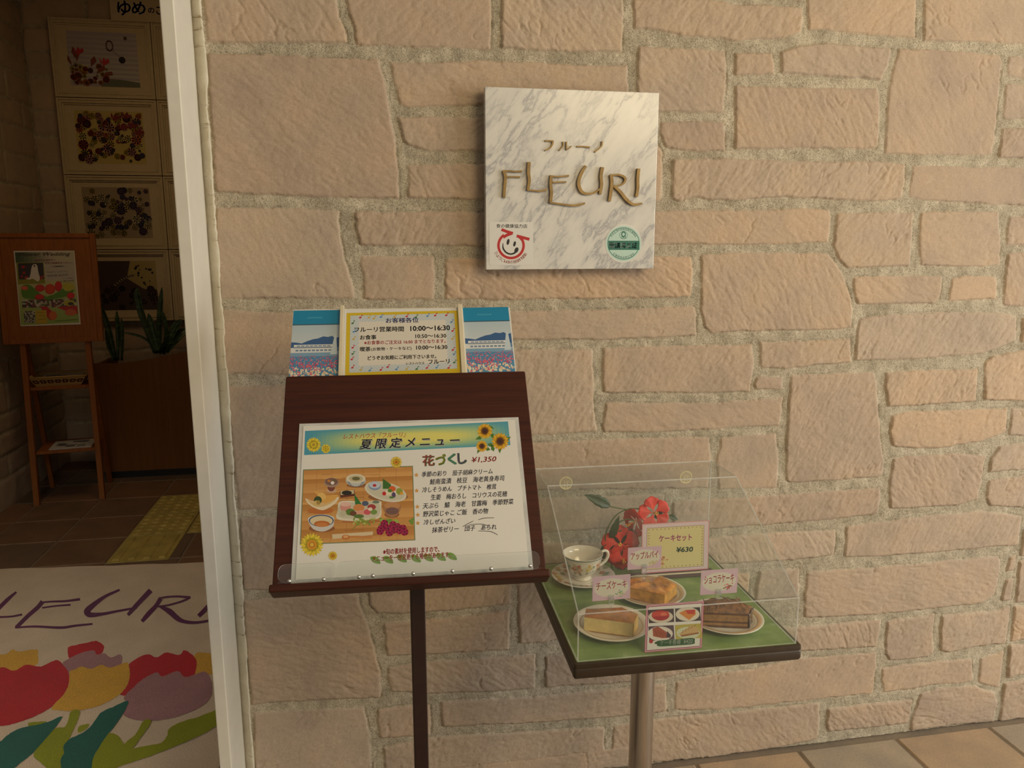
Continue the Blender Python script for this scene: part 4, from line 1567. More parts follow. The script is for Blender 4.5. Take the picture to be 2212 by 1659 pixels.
rings = [[mb.V(p) for p in ringpts(r, z)] for r, z in prof]
for a, b in zip(rings, rings[1:] + rings[:1]):
    n = len(a)
    for k in range(n):
        mb.F([a[k], b[k], b[(k + 1) % n], a[(k + 1) % n]])
mb.build('edge_band', EDGE, DT, angle=40)
mb = MB()
mb.box((-.243, -.243, -.0335), (.243, .243, -.0102))
mb.build('underside', EDGE, DT)
mb = MB()
mb.lathe([(0, -.034), (.0295, -.034), (.0295, -.676), (0, -.676)], 48, (-.002, .035, 0))
mb.build('column', STEEL, DT, angle=40, label='brushed steel column')
mb = MB()
mb.lathe([(0, -.700), (.19, -.700), (.19, -.690), (.06, -.676), (0, -.676)], 48, (-.002, .035, 0))
mb.build('base_plate', EDGE, DT, angle=40)

# acrylic cover over the table top
AC = thing('acrylic_cover', 'clear acrylic display cover with a sloping front over the cake samples on the table', 'display case', TM)
TH = .0028


def panel(name, P, up=None):
    """flat sheet through the corner points P (convex, in order), thickness TH, rims in the edge material"""
    P = [Vector(p) for p in P]
    n = (P[1] - P[0]).cross(P[2] - P[0]).normalized() * TH / 2
    m = MB()
    lo = [m.V(p - n) for p in P]
    hi = [m.V(p + n) for p in P]
    m.F(lo[::-1])
    m.F(hi)
    m.cur = 1
    for k in range(len(P)):
        j = (k + 1) % len(P)
        m.F([lo[k], lo[j], hi[j], hi[k]])
    return m.build(name, [ACRY, ACRYEDGE], AC)


CX, CF, CB = .2400, -.2400, .2380
prof = [(CF, 0), (CF, .1035), (.083, .2700), (CB, .2660), (CB, 0)]
panel('front_panel', [(-CX, CF, 0), (CX, CF, 0), (CX, CF, .1035), (-CX, CF, .1035)])
panel('sloping_panel', [(-CX, CF, .1050), (CX, CF, .1050), (CX, .083, .2705), (-CX, .083, .2705)])
panel('top_panel', [(-CX, .084, .2712), (CX, .084, .2712), (CX, CB, .2672), (-CX, CB, .2672)])
bp = panel('back_panel', [(-CX, CB, 0), (CX, CB, 0), (CX, CB, .2655), (-CX, CB, .2655)])
for sx in (-1, 1):
    panel('side_panel', [(sx * (CX + .0002), y, z) for y, z in prof])
for cx in (-.160, .170):
    m = MB()
    m.M = Matrix.Translation((cx, CB - TH / 2, .226)) @ Matrix.Rotation(math.pi / 2, 4, 'X')
    m.lathe([(.0150, 0), (.0150, .0012), (.0175, .0012), (.0175, 0)], 32)
    for k in range(7):
        yy = -.012 + .004 * k
        ww = math.sqrt(max(0, .015 ** 2 - yy ** 2))
        m.box((-ww, yy - .0004, 0), (ww, yy + .0004, .0006))
    for xx in (-.004, .004):
        m.box((xx - .0006, -.0145, 0), (xx + .0006, .004, .0008))
    m.build('vent_ring', GOLD, AC, label='round pale gold vent disc')

# ---------------------------------------------------------------- cups, plates and cakes
ZT = 0.0


def local(x, y, z=0):
    return TM @ Matrix.Translation((x, y, ZT + z))


def make_plate(label, x, y, wide):
    t = thing('dessert_plate', label, 'plate', local(x, y), 'cream dessert plates on the display table')
    m = MB()
    m.lathe([(0, .0030), (.046, .0030), (.049, 0), (.053, 0), (.054, .0035), (.070, .0070), (.0845, .0128), (.0852, .0140), (.0840, .0146), (.070, .0100), (.058, .0068), (.052, .0062), (0, .0062)], 72)
    m.build('dish', CERAM, t, smooth=True)
    m = MB()
    if wide:
        m.lathe([(.0705, .01035), (.0800, .01355), (.0800, .01375), (.0705, .01055)], 72)
        m.lathe([(.0640, .00845), (.0652, .00885), (.0652, .00905), (.0640, .00865)], 72)
    else:
        m.lathe([(.0690, .00985), (.0706, .01040), (.0706, .0106), (.0690, .0101)], 72)
    m.build('glaze_band', BAND, t, smooth=True, label='brown glazed band')
    return t


make_plate('cream dessert plate with a thin brown line under the cheesecake slice', -.1330, -.1150, False)
make_plate('cream dessert plate with a broad tan band under the apple pie slice', .0050, .0250, True)
make_plate('cream dessert plate with a broad tan band under the chocolate cake slice', .1300, -.1260, True)


def cake(name, label, cat, poly, z0, hgt, layers, topmat, topfn=None, n=10, sides=None):
    cx = sum(p[0] for p in poly) / len(poly)
    cy = sum(p[1] for p in poly) / len(poly)
    t = thing(name, label, cat, local(cx, cy, z0))
    # finer outline
    out = []
    L = len(poly)
    for i in range(L):
        a, b = poly[i], poly[(i + 1) % L]
        for k in range(n):
            out.append((a[0] + (b[0] - a[0]) * k / n - cx, a[1] + (b[1] - a[1]) * k / n - cy))
    rr = random.Random(hash(name) % 97 if False else len(name))
    z = 0
    for nm, fr, mt, inset in layers:
        m = MB()
        nz = 4
        R = []
        for j in range(nz + 1):
            row = []
            for x, y in out:
                k = 1 - inset + rr.uniform(-.006, .006)
                row.append(m.V((x * k, y * k, z + hgt * fr * j / nz)))
            R.append(row)
        m.F(R[0][::-1])
        m.F(R[-1])
        for a, b in zip(R, R[1:]):
            for i in range(len(out)):
                j = (i + 1) % len(out)
                m.F([a[i], a[j], b[j], b[i]])
        m.build(nm, mt, t, angle=50)
        z += hgt * fr
    # domed, uneven top
    m = MB()
    rings = []
    for j in range(8):
        k = 1.004 - j / 7.5
        zz = z + .0003 + (.0030 * (1 - k * k))
        row = []
        for x, y in out:
            px, py = x * k, y * k
            row.append(m.V((px, py, zz + (topfn(px, py, k) if topfn and j else (.0008 if j else 0)))))
        rings.append(row)
    for a, b in zip(rings, rings[1:]):
        for i in range(len(out)):
            q = (i + 1) % len(out)
            m.F([a[i], a[q], b[q], b[i]])
    m.F(rings[-1])
    m.build('topping', topmat, t, smooth=True)
    return t


CHEESE = plain('pale_cheese_filling', (.80, .62, .27, 1), .5, var=.05, scale=80, bmp=.05)
CRUST = plain('baked_brown_crust', (.42, .20, .055, 1), .55, var=.2, scale=60, bmp=.25, bscale=160)
GLAZE = plain('brown_cake_glaze', (.40, .15, .03, 1), .12, var=.2, scale=25, coat=.6)
PIE = plain('baked_apple_filling', (.56, .27, .045, 1), .3, var=.2, scale=45, bmp=.25, bscale=60, coat=.3)
PIETOP = plain('glazed_apple_topping', (.58, .23, .03, 1), .14, var=.3, scale=38, bmp=.3, bscale=45, coat=.7)
MOCHA = plain('mocha_sponge', (.30, .155, .05, 1), .6, var=.12, scale=120, bmp=.2)
DKCH = plain('dark_chocolate_layer', (.10, .036, .014, 1), .4, var=.2, scale=60)
GLOSS = plain('glossy_chocolate_coat', (.055, .022, .014, 1), .12, var=.2, scale=40, coat=.5)
SHAV = plain('chocolate_shavings', (.17, .07, .022, 1), .5, var=.3, scale=90, bmp=.3)
PZ = .0066
ck = cake('cheesecake_slice', 'pale yellow cheesecake slice with brown glazed top on a cream plate', 'cake',
     [(-.200, -.132), (-.103, -.176), (-.082, -.138), (-.108, -.101), (-.186, -.095)], PZ, .0325,
     [('base_crust', .07, CRUST, -.01), ('filling', .93, CHEESE, 0)], GLAZE)
m = MB()
cx, cy = (-.2 - .103 - .082 - .108 - .186) / 5, (-.132 - .176 - .138 - .101 - .095) / 5
a, b, c = Vector((-.1035 - cx, -.1765 - cy, 0)), Vector((-.0815 - cx, -.138 - cy, 0)), Vector((-.1075 - cx, -.1005 - cy, 0))
for p, q in ((a, b), (b, c)):
    d = (q - p)
    nn = Vector((d.y, -d.x, 0)).normalized() * .0022
    for k in range(8):
        e = [p + d * (k / 8), p + d * ((k + 1) / 8)]
        ids = [m.V(e[0]), m.V(e[1]), m.V(e[1] + nn), m.V(e[0] + nn)]
        up_ = [m.V(v + Vector((0, 0, .0330))) for v in (e[0], e[1], e[1] + nn, e[0] + nn)]
        m.F(ids[::-1])
        m.F(up_)
        for i in range(4):
            m.F([ids[i], ids[(i + 1) % 4], up_[(i + 1) % 4], up_[i]])
m.build('outer_crust', plain('golden_cake_rim', (.62, .36, .09, 1), .5, var=.15, scale=50, bmp=.15), ck)


def lumps(px, py, k):
    return .0075 * (fbm(np.array(px * 70. + 3), np.array(py * 70. + 9), 5, 2) - .25) * (1 if k < .95 else 0) + (.010 * math.exp(-((px - .028) ** 2 + (py - .005) ** 2) / .0003))


def lumpf(px, py, k):
    return float(lumps(px, py, k))


cake('apple_pie_slice', 'glossy amber apple pie slice on a tan-banded plate', 'cake',
     [(-.056, .000), (.014, -.052), (.062, -.004), (.038, .042), (-.044, .044)], PZ, .0300,
     [('base_crust', .14, CRUST, 0), ('apple_filling', .86, PIE, .012)], PIETOP, lumpf)
cc = cake('chocolate_cake_slice', 'layered chocolate cake slice with shavings on top on a tan-banded plate', 'cake',
     [(.062, -.154), (.160, -.178), (.184, -.146), (.160, -.118), (.098, -.102), (.066, -.116)], PZ, .0345,
     [('lower_sponge', .15, DKCH, 0), ('mocha_layer', .16, MOCHA, .004), ('middle_layer', .14, DKCH, .003), ('upper_sponge', .42, MOCHA, .004), ('chocolate_layer', .13, DKCH, 0)], SHAV,
     lambda x, y, k: .010 * max(0, 1 - k * k) + .003 * float(fbm(np.array(x * 160.), np.array(y * 160.), 9, 2)))
m = MB()
cx, cy = (.062 + .160 + .184 + .160 + .098 + .066) / 6, (-.154 - .178 - .146 - .118 - .102 - .116) / 6
a, b = Vector((.1605 - cx, -.1785 - cy, 0)), Vector((.1850 - cx, -.146 - cy, 0))
nn = Vector(((b - a).y, -(b - a).x, 0)).normalized()
m.grid(lambda u, v: a + (b - a) * u + nn * (.0015 + .0012 * math.sin(9 * u + 5 * v)) + Vector((0, 0, .0347 * v)), 10, 6)
m.build('glossy_coat', GLOSS, cc, smooth=True, solid=.002)
rr = random.Random(8)
m = MB()
for k in range(46):
    x, y = rr.uniform(-.045, .045), rr.uniform(-.020, .022)
    an = rr.uniform(0, 3.1)
    l = rr.uniform(.006, .013)
    z0 = .0395 + .006 * max(0, 1 - (x / .05) ** 2 - (y / .03) ** 2)
    m.tube([(x - l * math.cos(an), y - l * math.sin(an), z0), (x, y, z0 + .003), (x + l * math.cos(an), y + l * math.sin(an), z0 + rr.uniform(-.001, .004))], [.0006, .0013, .0005], 5)
m.build('shavings', SHAV, cc, smooth=True)['kind'] = 'stuff'

# cup and saucer with a printed garland
sau = thing('saucer', 'cream china saucer with a pastel flower garland, under the teacup', 'saucer', local(-.1360, .1330))
m = MB()
m.lathe([(0, .0030), (.026, .0030), (.029, 0), (.032, 0), (.034, .0035), (.060, .0090), (.0800, .0158), (.0808, .0168), (.0798, .0174), (.060, .0118), (.036, .0066), (.030, .0060), (0, .0060)], 72)
m.build('dish', CERAM, sau, smooth=True)
cup = thing('teacup', 'cream china teacup with a lily garland standing on its saucer', 'cup', local(-.1380, .1330, .0062))
cprof = [(0, 0), (.0235, 0), (.0240, .0025), (.0205, .0075), (.0215, .0105), (.0330, .0200), (.0425, .0340), (.0475, .0500), (.0505, .0660), (.0512, .0670), (.0500, .0672), (.0462, .0510), (.0410, .0350), (.0310, .0215), (.0150, .0135), (0, .0125)]
m = MB()
m.lathe(cprof, 64)
m.build('body', CERAM, cup, smooth=True)
m = MB()
hp = catmull([(.0480, 0, .0580), (.0600, 0, .0640), (.0700, 0, .0600), (.0720, 0, .0480), (.0640, 0, .0350), (.0500, 0, .0270), (.0400, 0, .0290)], 6)
m.M = Matrix.Rotation(12 * D2R, 4, 'Z')
m.tube(hp, [.0030 + .0012 * math.sin(math.pi * k / (len(hp) - 1)) for k in range(len(hp))], 10)
m.build('handle', CERAM, cup, smooth=True)


def cup_r(z):
    P = cprof[4:9]
    for (r0, z0), (r1, z1) in zip(P, P[1:]):
        if z0 <= z <= z1:
            return r0 + (r1 - r0) * (z - z0) / (z1 - z0)
    return .0505


def wrap_print(petals, fn):
    m = MB()
    for pts, col in petals:
        m.col = RGB(*col)
        c0_ = (sum(p[0] for p in pts) / len(pts), sum(p[1] for p in pts) / len(pts))
        ci = m.V(fn(*c0_))
        ids = [m.V(fn(*p)) for p in pts]
        for i in range(len(ids)):
            m.F([ci, ids[i], ids[(i + 1) % len(ids)]])
    return m


def petal(cx, cy, a, l, wd):
    c, s = math.cos(a), math.sin(a)
    return [(cx + u * c - v * s, cy + u * s + v * c) for u, v in ((0, 0), (.35 * l, wd * .6), (.7 * l, wd * .5), (l, 0), (.7 * l, -wd * .5), (.35 * l, -wd * .6))]


pet = []
for cx, cy, l, col, col2 in ((-2.12, .040, .017, (214, 130, 96), (232, 190, 150)), (-1.42, .043, .013, (226, 190, 96), (240, 226, 180)), (-1.15, .036, .013, (236, 230, 214), (250, 246, 236)), (-2.75, .042, .012, (150, 170, 140), (190, 200, 170)), (-.75, .042, .014, (214, 140, 100), (235, 200, 160)), (-3.4, .040, .014, (214, 140, 100), (230, 200, 160)), (0, .04, .014, (226, 190, 96), (240, 220, 170)), (1.2, .04, .015, (214, 130, 96), (232, 190, 150)), (2.2, .04, .013, (226, 190, 96), (240, 226, 180))):
    for k in range(6):
        pet.append((petal(cx / 1, cy, k * math.pi / 3 + cx, l, l * .5), col if k % 2 else col2))
for k in range(22):
    pet.append((petal(-3.3 + k * .29, .024 + .022 * ((k * 7) % 5) / 5, k * 1.9, .010, .006), (132, 150, 118) if k % 2 else (172, 176, 140)))


def on_cup(x, y):
    # x is an angle (with lengths taken at radius .045), y a height
    base = round(x / .0001) * .0001
    return (base, y)


def cupmap(cxa):
    def f(x, y):
        a = cxa + (x - cxa) / .045
        z = min(max(y, .012), .0655)
        r = cup_r(z) + .0004
        return (r * math.cos(a), r * math.sin(a), z)
    return f


m = MB()
for pts, col in pet:
    cxa = pts[0][0]
    sub = wrap_print([(pts, col)], cupmap(cxa))
    o_ = len(m.v)
    m.v += sub.v
    m.f += [[i + o_ for i in f] for f in sub.f]
    m.m += sub.m
    m.c += sub.c
m.col = RGB(126, 150, 140)
m.lathe([(.0503, .0630), (.0509, .0655)], 64)
m.build('garland_print', INK, cup, colors=True, smooth=True, label='painted lilies and grey-green leaves')
m = MB()
rr = random.Random(12)
for k in range(30):
    a = k * .21
    r = rr.uniform(.050, .074)
    z = .0098 + (r - .05) * .28 + .0006
    cx, cy = r * math.cos(a), r * math.sin(a)
    m.col = RGB(*rr.choice([(222, 160, 120), (228, 196, 120), (160, 176, 150), (178, 186, 150)]))
    for j in range(4):
        p = petal(cx, cy, a + j * 1.6, .0085, .006)
        m.F([m.V((x, y, .0098 + (max(.045, min(.078, math.hypot(x, y))) - .05) * .30 + .0007 + j * .00003)) for x, y in p])
m.build('garland_print', INK, sau, colors=True, label='painted pastel garland')

# ---------------------------------------------------------------- hibiscus spray behind the cup
RED1 = plain('hibiscus_petal_red', (.66, .035, .022, 1), .55, var=.15, scale=20, bmp=.1)
LEAFG = plain('dark_green_silk_leaf', (.030, .062, .018, 1), .5, var=.2, scale=30, bmp=.1)
STEMG = plain('green_plastic_stem', (.075, .12, .035, 1), .5)
STAM = plain('yellow_stamen', (.72, .33, .04, 1), .5)
HB = thing('hibiscus_spray', 'artificial red hibiscus spray with dark leaves behind the teacup in the display case', 'artificial flower', local(.0, .165))


def bloom(c, direction, size, rot, cup_=.35, label=None):
    d = Vector(direction).normalized()
    a = d.orthogonal().normalized()
    b = d.cross(a)
    m = MB()
    for k in range(5):
        th = rot + k * 2 * math.pi / 5

        def fn(u, v, th=th, k=k):
            vv = (v - .5) * 2
            wd = (.14 + .86 * min(1, u * 1.35)) * .66
            r = size * (u ** .9) * (1 - .20 * vv * vv * u + .03 * math.sin(9 * vv + 3 * k) * u)
            t = th + vv * wd * (1.05 if u > .05 else 1)
            z = size * (cup_ * (1.2 * u - .75 * u * u) + .05 * math.sin(6 * vv + 2 * k) * u * u + .045 * math.sin(11 * vv + k) * u ** 4 + .05 * vv * u)
            return c_ + a * (r * math.cos(t)) + b * (r * math.sin(t)) + d * z
        c_ = Vector(c)
        m.grid(fn, 8, 8)
    o = m.build('bloom', RED1, HB, smooth=True, solid=.0006)
    m = MB()
    m.tube([c_, c_ + d * size * .45, c_ + d * size * .85 + a * size * .08], [.0022, .0018, .0012], 8)
    rr = random.Random(3)
    for k in range(22):
        u = rr.uniform(.45, .85)
        an = rr.uniform(0, 6.28)
        p = c_ + d * size * u + a * size * .08 * max(0, u - .45)
        q = p + (a * math.cos(an) + b * math.sin(an)) * .005 + d * .002
        m.tube([p, q], [.0005, .0010], 5)
    m.build('stamen', STAM, o, smooth=True)
    return o


ctr = Vector((0, .165, ZT))


def hp_(x, y, z):
    return Vector((x, y, z)) - ctr


bloom(hp_(.058, .165, .158), (-.10, -.95, .28), .042, .35, .18)
bloom(hp_(.016, .178, .132), (-.85, -.35, -.12), .040, 1.0, .55)
bloom(hp_(-.028, .168, .074), (-.30, -.85, .40), .050, .2, .25)
bloom(hp_(-.024, .166, .046), (-.1, -.90, -.15), .040, .7, .30)
m = MB()
for P in ([(-.045, .175, .001), (-.060, .178, .06), (-.066, .178, .10), (-.045, .178, .145), (-.010, .178, .166), (.030, .176, .165), (.052, .172, .160)],
          [(-.030, .180, .001), (-.048, .182, .07), (-.040, .182, .12), (-.010, .180, .138), (.012, .178, .132)],
          [(-.010, .176, .166), (-.040, .178, .172), (-.072, .18, .180)],
          [(-.025, .178, .001), (-.022, .172, .04), (-.020, .165, .070)],
          [(-.012, .178, .001), (-.012, .168, .02), (-.010, .156, .034)],
          [(.012, .178, .132), (.040, .182, .135), (.075, .182, .140), (.105, .182, .142)]):
    m.tube(catmull([hp_(*p) for p in P], 6), .0017, 7)
m.build('stem', STEMG, HB, smooth=True)


def leaf(p0, p1, wd, bend, up_=(0, -1, .3)):
    p0, p1 = hp_(*p0), hp_(*p1)
    d = p1 - p0
    L = d.length
    d.normalize()
    s = d.cross(Vector(up_)).normalized()
    nrm = s.cross(d)
    m = MB()

    def fn(u, v):
        vv = (v - .5) * 2
        wv = wd * math.sin(math.pi * u ** .75) ** .9 * (1 + .07 * math.sin(26 * u))
        return p0 + d * (L * u) + s * (vv * wv) + nrm * (bend * 4 * u * (1 - u) + abs(vv) * wv * .25)
    m.grid(fn, 16, 4)
    m.build('leaf', LEAFG, HB, smooth=True, solid=.0006)


leaf((-.055, .18, .176), (-.125, .178, .212), .014, .006)
leaf((-.052, .18, .085), (-.030, .180, .150), .010, .004, (-.3, -1, .1))
leaf((-.062, .18, .065), (-.030, .172, .020), .018, .005)
leaf((-.080, .18, .040), (-.030, .176, .074), .020, .004)
leaf((-.045, .182, .07), (.010, .180, .110), .022, .004)
leaf((.068, .182, .135), (.088, .180, .165), .009, .003)
leaf((.075, .182, .140), (.090, .180, .112), .010, .003)
leaf((.105, .182, .142), (.130, .180, .128), .007, .002)
leaf((.035, .182, .16), (.020, .180, .135), .010, .003)

# ---------------------------------------------------------------- cards in the case
CLIP = acrylic('clear_clip', (.90, .91, .90, 1), .10, 1.5)
PINK = (226, 190, 206)


def tag_card(label, name, yl, quad, oval_art, txt, clip_px, cake_top):
    """small pink name card held by a clear clip that stands in a cake"""
    o0 = TM @ Vector((0, yl, 0))
    q = Plane(o0, TM.to_3x3() @ Vector((1, 0, 0)), (0, 0, 1))
    uv = q.uvs(quad)
    cx = sum(p[0] for p in uv) / 4
    zb = min(p[1] for p in uv)
    top = sum(p[1] for p in uv[:2]) / 2
    bot = sum(p[1] for p in uv[2:]) / 2
    slope = math.atan2(uv[1][1] - uv[0][1], uv[1][0] - uv[0][0])
    wd = ((uv[1][0] - uv[0][0]) + (uv[2][0] - uv[3][0])) / 2
    hg = top - bot
    pl = Plane(o0 + q.ex * cx + q.ey * ((top + bot) / 2), q.ex * math.cos(slope * .5) + q.ey * math.sin(slope * .5), q.ey * math.cos(slope * .5) - q.ex * math.sin(slope * .5))
    t = thing('name_card', label, 'name card', pl.mat(), 'pink cake name cards')
    m = MB()
    m.box((-wd / 2, -hg / 2, -.0006), (wd / 2, hg / 2, 0))
    m.build('card', PAPER, t)
    p = Print(None, .0002)
    a, b = wd / 2, hg / 2
    p.poly([(-a, -b), (a, -b), (a, b), (-a, b)], PINK, True)
    E_ = lambda rx, ry, c: p.poly([(rx * math.cos(2 * math.pi * k / 32), ry * math.sin(2 * math.pi * k / 32)) for k in range(32)], c, True)
    E_(a * .93, b * .80, (232, 214, 214))
    E_(a * .88, b * .72, (232, 226, 206))
    tw = a * .80 if len(txt) > 5 else a * .78
    p.text(txt, (-tw, -b * .12), (tw, -b * .06), b * .66, (232, 70, 106), .022)
    rr = random.Random(len(label))
    for k in range(26):
        x, y = a * .50 + rr.gauss(0, .005), -b * .50 + rr.gauss(0, .0035)
        p.poly([(x + .0022 * math.cos(j), y + .0016 * math.sin(j)) for j in range(6)], rr.choice(oval_art), True)
        p.z -= p.dz * .97
    p.done('lettering', t)
    m = MB()
    zc = cake_top - ((pl.o - TM.translation).z)
    m.box((-.0065, -hg / 2 - .002, .0006), (.0065, -hg / 2 + .012, .0020))
    m.box((-.0065, -hg / 2 - .010, -.003), (-.0045, -hg / 2 + .003, .002))
    m.box((.0045, -hg / 2 - .010, -.003), (.0065, -hg / 2 + .003, .002))
    m.box((-.0065, -hg / 2 - .012, -.003), (.0065, -hg / 2 - .009, .002))
    m.box((-.0020, zc - .006, -.002), (.0020, -hg / 2 - .011, .001))
    m.tube([(0, -hg / 2 + .003, .003), (-.002, -hg / 2 + .010, .006), (-.006, -hg / 2 + .016, .007)], .0009, 6)
    m.build('clip', CLIP, t)
    return t


GRNS, REDS, BEI = [(170, 196, 150), (140, 176, 150), (226, 216, 150)], [(226, 90, 110), (206, 60, 90), (240, 150, 150), (150, 110, 60)], [(216, 206, 150), (226, 190, 150), (196, 196, 140)]
tag_card('small pink name card clipped into the cheesecake slice', 'チーズケーキ', -.100, [(1278, 1247), (1360, 1240), (1363, 1293), (1282, 1298)], GRNS, 'チーズケーキ', (1322, 1300), .042)
tag_card('small pink name card clipped into the apple pie slice', 'アップルパイ', .030, [(1354, 1184), (1427, 1179), (1430, 1225), (1358, 1232)], BEI, 'アップルパイ', (1393, 1240), .042)
tag_card('small pink name card with red flowers clipped into the chocolate cake', 'ショコラケーキ', -.120, [(1511, 1233), (1591, 1228), (1595, 1281), (1516, 1284)], REDS, 'ショコラケーキ', (1556, 1290), .050)

# cake-set card in its stand
o0 = TM @ Vector((0, .116, 0))
sp = Plane(o0, TM.to_3x3() @ Vector((1, 0, 0)), Vector((0, .06, 1)))
sp.ey = (sp.ey - sp.ex * sp.ey.dot(sp.ex)).normalized()
sp.n = sp.ex.cross(sp.ey)
sp.zone = (1120, 980, 3.318)
CS = thing('price_stand', 'clear acrylic stand with a cream and pink cake-set card at the back of the case', 'price stand', sp.mat())
m = MB()
m.box((-.010, .012, -.0058), (.198, .158, -.0030))
m.build('back_sheet', [ACRY], CS)
m = MB()
m.box((-.016, .0002, -.014), (.206, .0120, .012))
m.build('foot', plain('mauve_brown_plastic', (.085, .045, .045, 1), .35), CS, bevel=.0015)
m = MB()
m.box((-.016, .0110, .0090), (.206, .0136, .0132))
m.build('foot_trim', CREAMPL, CS)
m = MB()
m.box((.0135, .0135, -.0022), (.1930, .1440, -.0008))
m.build('card', PAPER, CS)
p = Print(None, -.0007)
R_ = lambda a, b, c, d, col: p.poly([(a, b), (c, b), (c, d), (a, d)], col, True)
R_(.0135, .0135, .1930, .1440, (226, 130, 136))
R_(.0150, .0155, .1915, .1425, (232, 206, 210))
R_(.0265, .0225, .1800, .1330, (140, 110, 110))
R_(.0275, .0235, .1790, .1320, (228, 212, 150))
rr = random.Random(6)
for k in range(54):
    s = k / 54 * 4
    e, f = int(s), s - int(s)
    x, y = [(.032 + f * .143, .128), (.175, .128 - f * .100), (.175 - f * .143, .0275), (.032, .0275 + f * .100)][e]
    for j in range(2):
        a = rr.uniform(0, 6.28)
        p.poly([(x + .0025 * math.cos(a) * u - .0008 * math.sin(a) * v, y + .0025 * math.sin(a) * u + .0008 * math.cos(a) * v) for u, v in ((-1, 0), (0, 1), (1, 0), (0, -1))], rr.choice([(150, 60, 80), (120, 70, 60), (190, 90, 110)]), True)
        p.z -= p.dz * .99
for k in range(26):
    x, y = .066 + rr.gauss(0, .008), .046 + rr.gauss(0, .0050)
    p.poly([(x + .0040 * math.cos(j), y + .0028 * math.sin(j)) for j in range(6)], rr.choice([(222, 196, 130), (214, 160, 100), (236, 220, 170), (200, 120, 100)]), True)
    p.z -= p.dz * .97
p.pl = sp
p.text('ケーキセット', (1008, 634), (1242, 622), 46, (214, 56, 146), .028)
p.text('¥630', (1133, 708), (1250, 702), 36, (40, 90, 74), .035, .1)
p.done('lettering', CS)

# photo price card inside the front panel
o0 = TM @ Vector((0, -.2285, 0))
pp = Plane(o0, TM.to_3x3() @ Vector((1, 0, 0)), (0, 0, 1))
pp.zone = (1120, 980, 3.318)
PC = thing('price_card', 'pink-bordered price card with four cake photos leaning inside the front of the case', 'price card', pp.mat())
u = pp.uvs([(900, 1082), (1308, 1062), (1335, 1375), (920, 1405)])
xa, xb = (u[0][0] + u[3][0]) / 2, (u[1][0] + u[2][0]) / 2
ya, yb = .0003, (u[0][1] + u[1][1]) / 2
m = MB()
m.box((xa, ya, -.0012), (xb, yb, 0))
m.build('card', PAPER, PC)
p = Print(None, .0002)
R_(xa, ya, xb, yb, (206, 90, 130))
R_(xa + .0015, ya + .0015, xb - .0015, yb - .0015, (240, 206, 216))
R_(xa + .003, ya + .003, xb - .003, yb - .003, (160, 50, 90))
R_(xa + .0048, ya + .0048, xb - .0048, yb - .0048, (240, 236, 228))
p.pl = pp
p.poly([(928, 1120), (1112, 1110), (1116, 1206), (935, 1215)], (70, 50, 60))
p.ell(1020, 1168, 88, 44, (228, 214, 196))
p.ell(1018, 1158, 64, 38, (180, 30, 40))
p.poly([(958, 1135), (1075, 1128), (1078, 1160), (960, 1168)], (214, 70, 60))
p.ell(1040, 1150, 24, 12, (236, 120, 90))
p.poly([(1122, 1110), (1300, 1100), (1308, 1196), (1126, 1206)], (60, 46, 60))
p.ell(1212, 1150, 86, 50, (236, 226, 206))
p.poly([(1150, 1142), (1195, 1120), (1266, 1118), (1272, 1150), (1222, 1192)], (226, 140, 60))
p.poly([(1195, 1120), (1268, 1116), (1258, 1150), (1212, 1148)], (206, 60, 56))
p.poly([(930, 1238), (1112, 1228), (1118, 1330), (938, 1342)], (90, 66, 84))
p.ell(1016, 1290, 90, 52, (240, 230, 216))
p.poly([(960, 1252), (1000, 1238), (1065, 1280), (1090, 1318), (1030, 1322), (965, 1308)], (176, 84, 60))
p.poly([(1065, 1270), (1092, 1300), (1090, 1318), (1060, 1316)], (60, 40, 60))
for k in range(4):
    p.line([(975 + 20 * k, 1262 + 6 * k), (1000 + 20 * k, 1312)], 3, (110, 40, 30))
p.ell(950, 1345, 14, 14, (190, 40, 40))
p.poly([(1122, 1228), (1306, 1216), (1316, 1320), (1128, 1330)], (196, 180, 80))
p.ell(1216, 1284, 84, 44, (216, 222, 190))
p.poly([(1150, 1290), (1240, 1228), (1290, 1250), (1292, 1290), (1170, 1312)], (214, 178, 120))
p.poly([(1160, 1300), (1292, 1278), (1292, 1290), (1168, 1312)], (160, 100, 56))
for k in range(5):
    p.line([(1170 + 22 * k, 1288 - 12 * k), (1182 + 22 * k, 1262 - 10 * k)], 3, (150, 90, 50))
p.ell(986, 1356, 10, 8, (60, 90, 50))
p.blob([(1000, 1340), (1130, 1330), (1250, 1320), (1262, 1345), (1250, 1364), (1130, 1374), (1008, 1380), (994, 1362)], (28, 92, 50), 4)
p.text('ケーキ各種', (1014, 1372), (1160, 1364), 36, (228, 236, 220), .01)
p.text('¥420', (1182, 1362), (1245, 1358), 32, (228, 236, 220), .01)
p.done('lettering', PC, 'four printed cake photos, green pill and price')

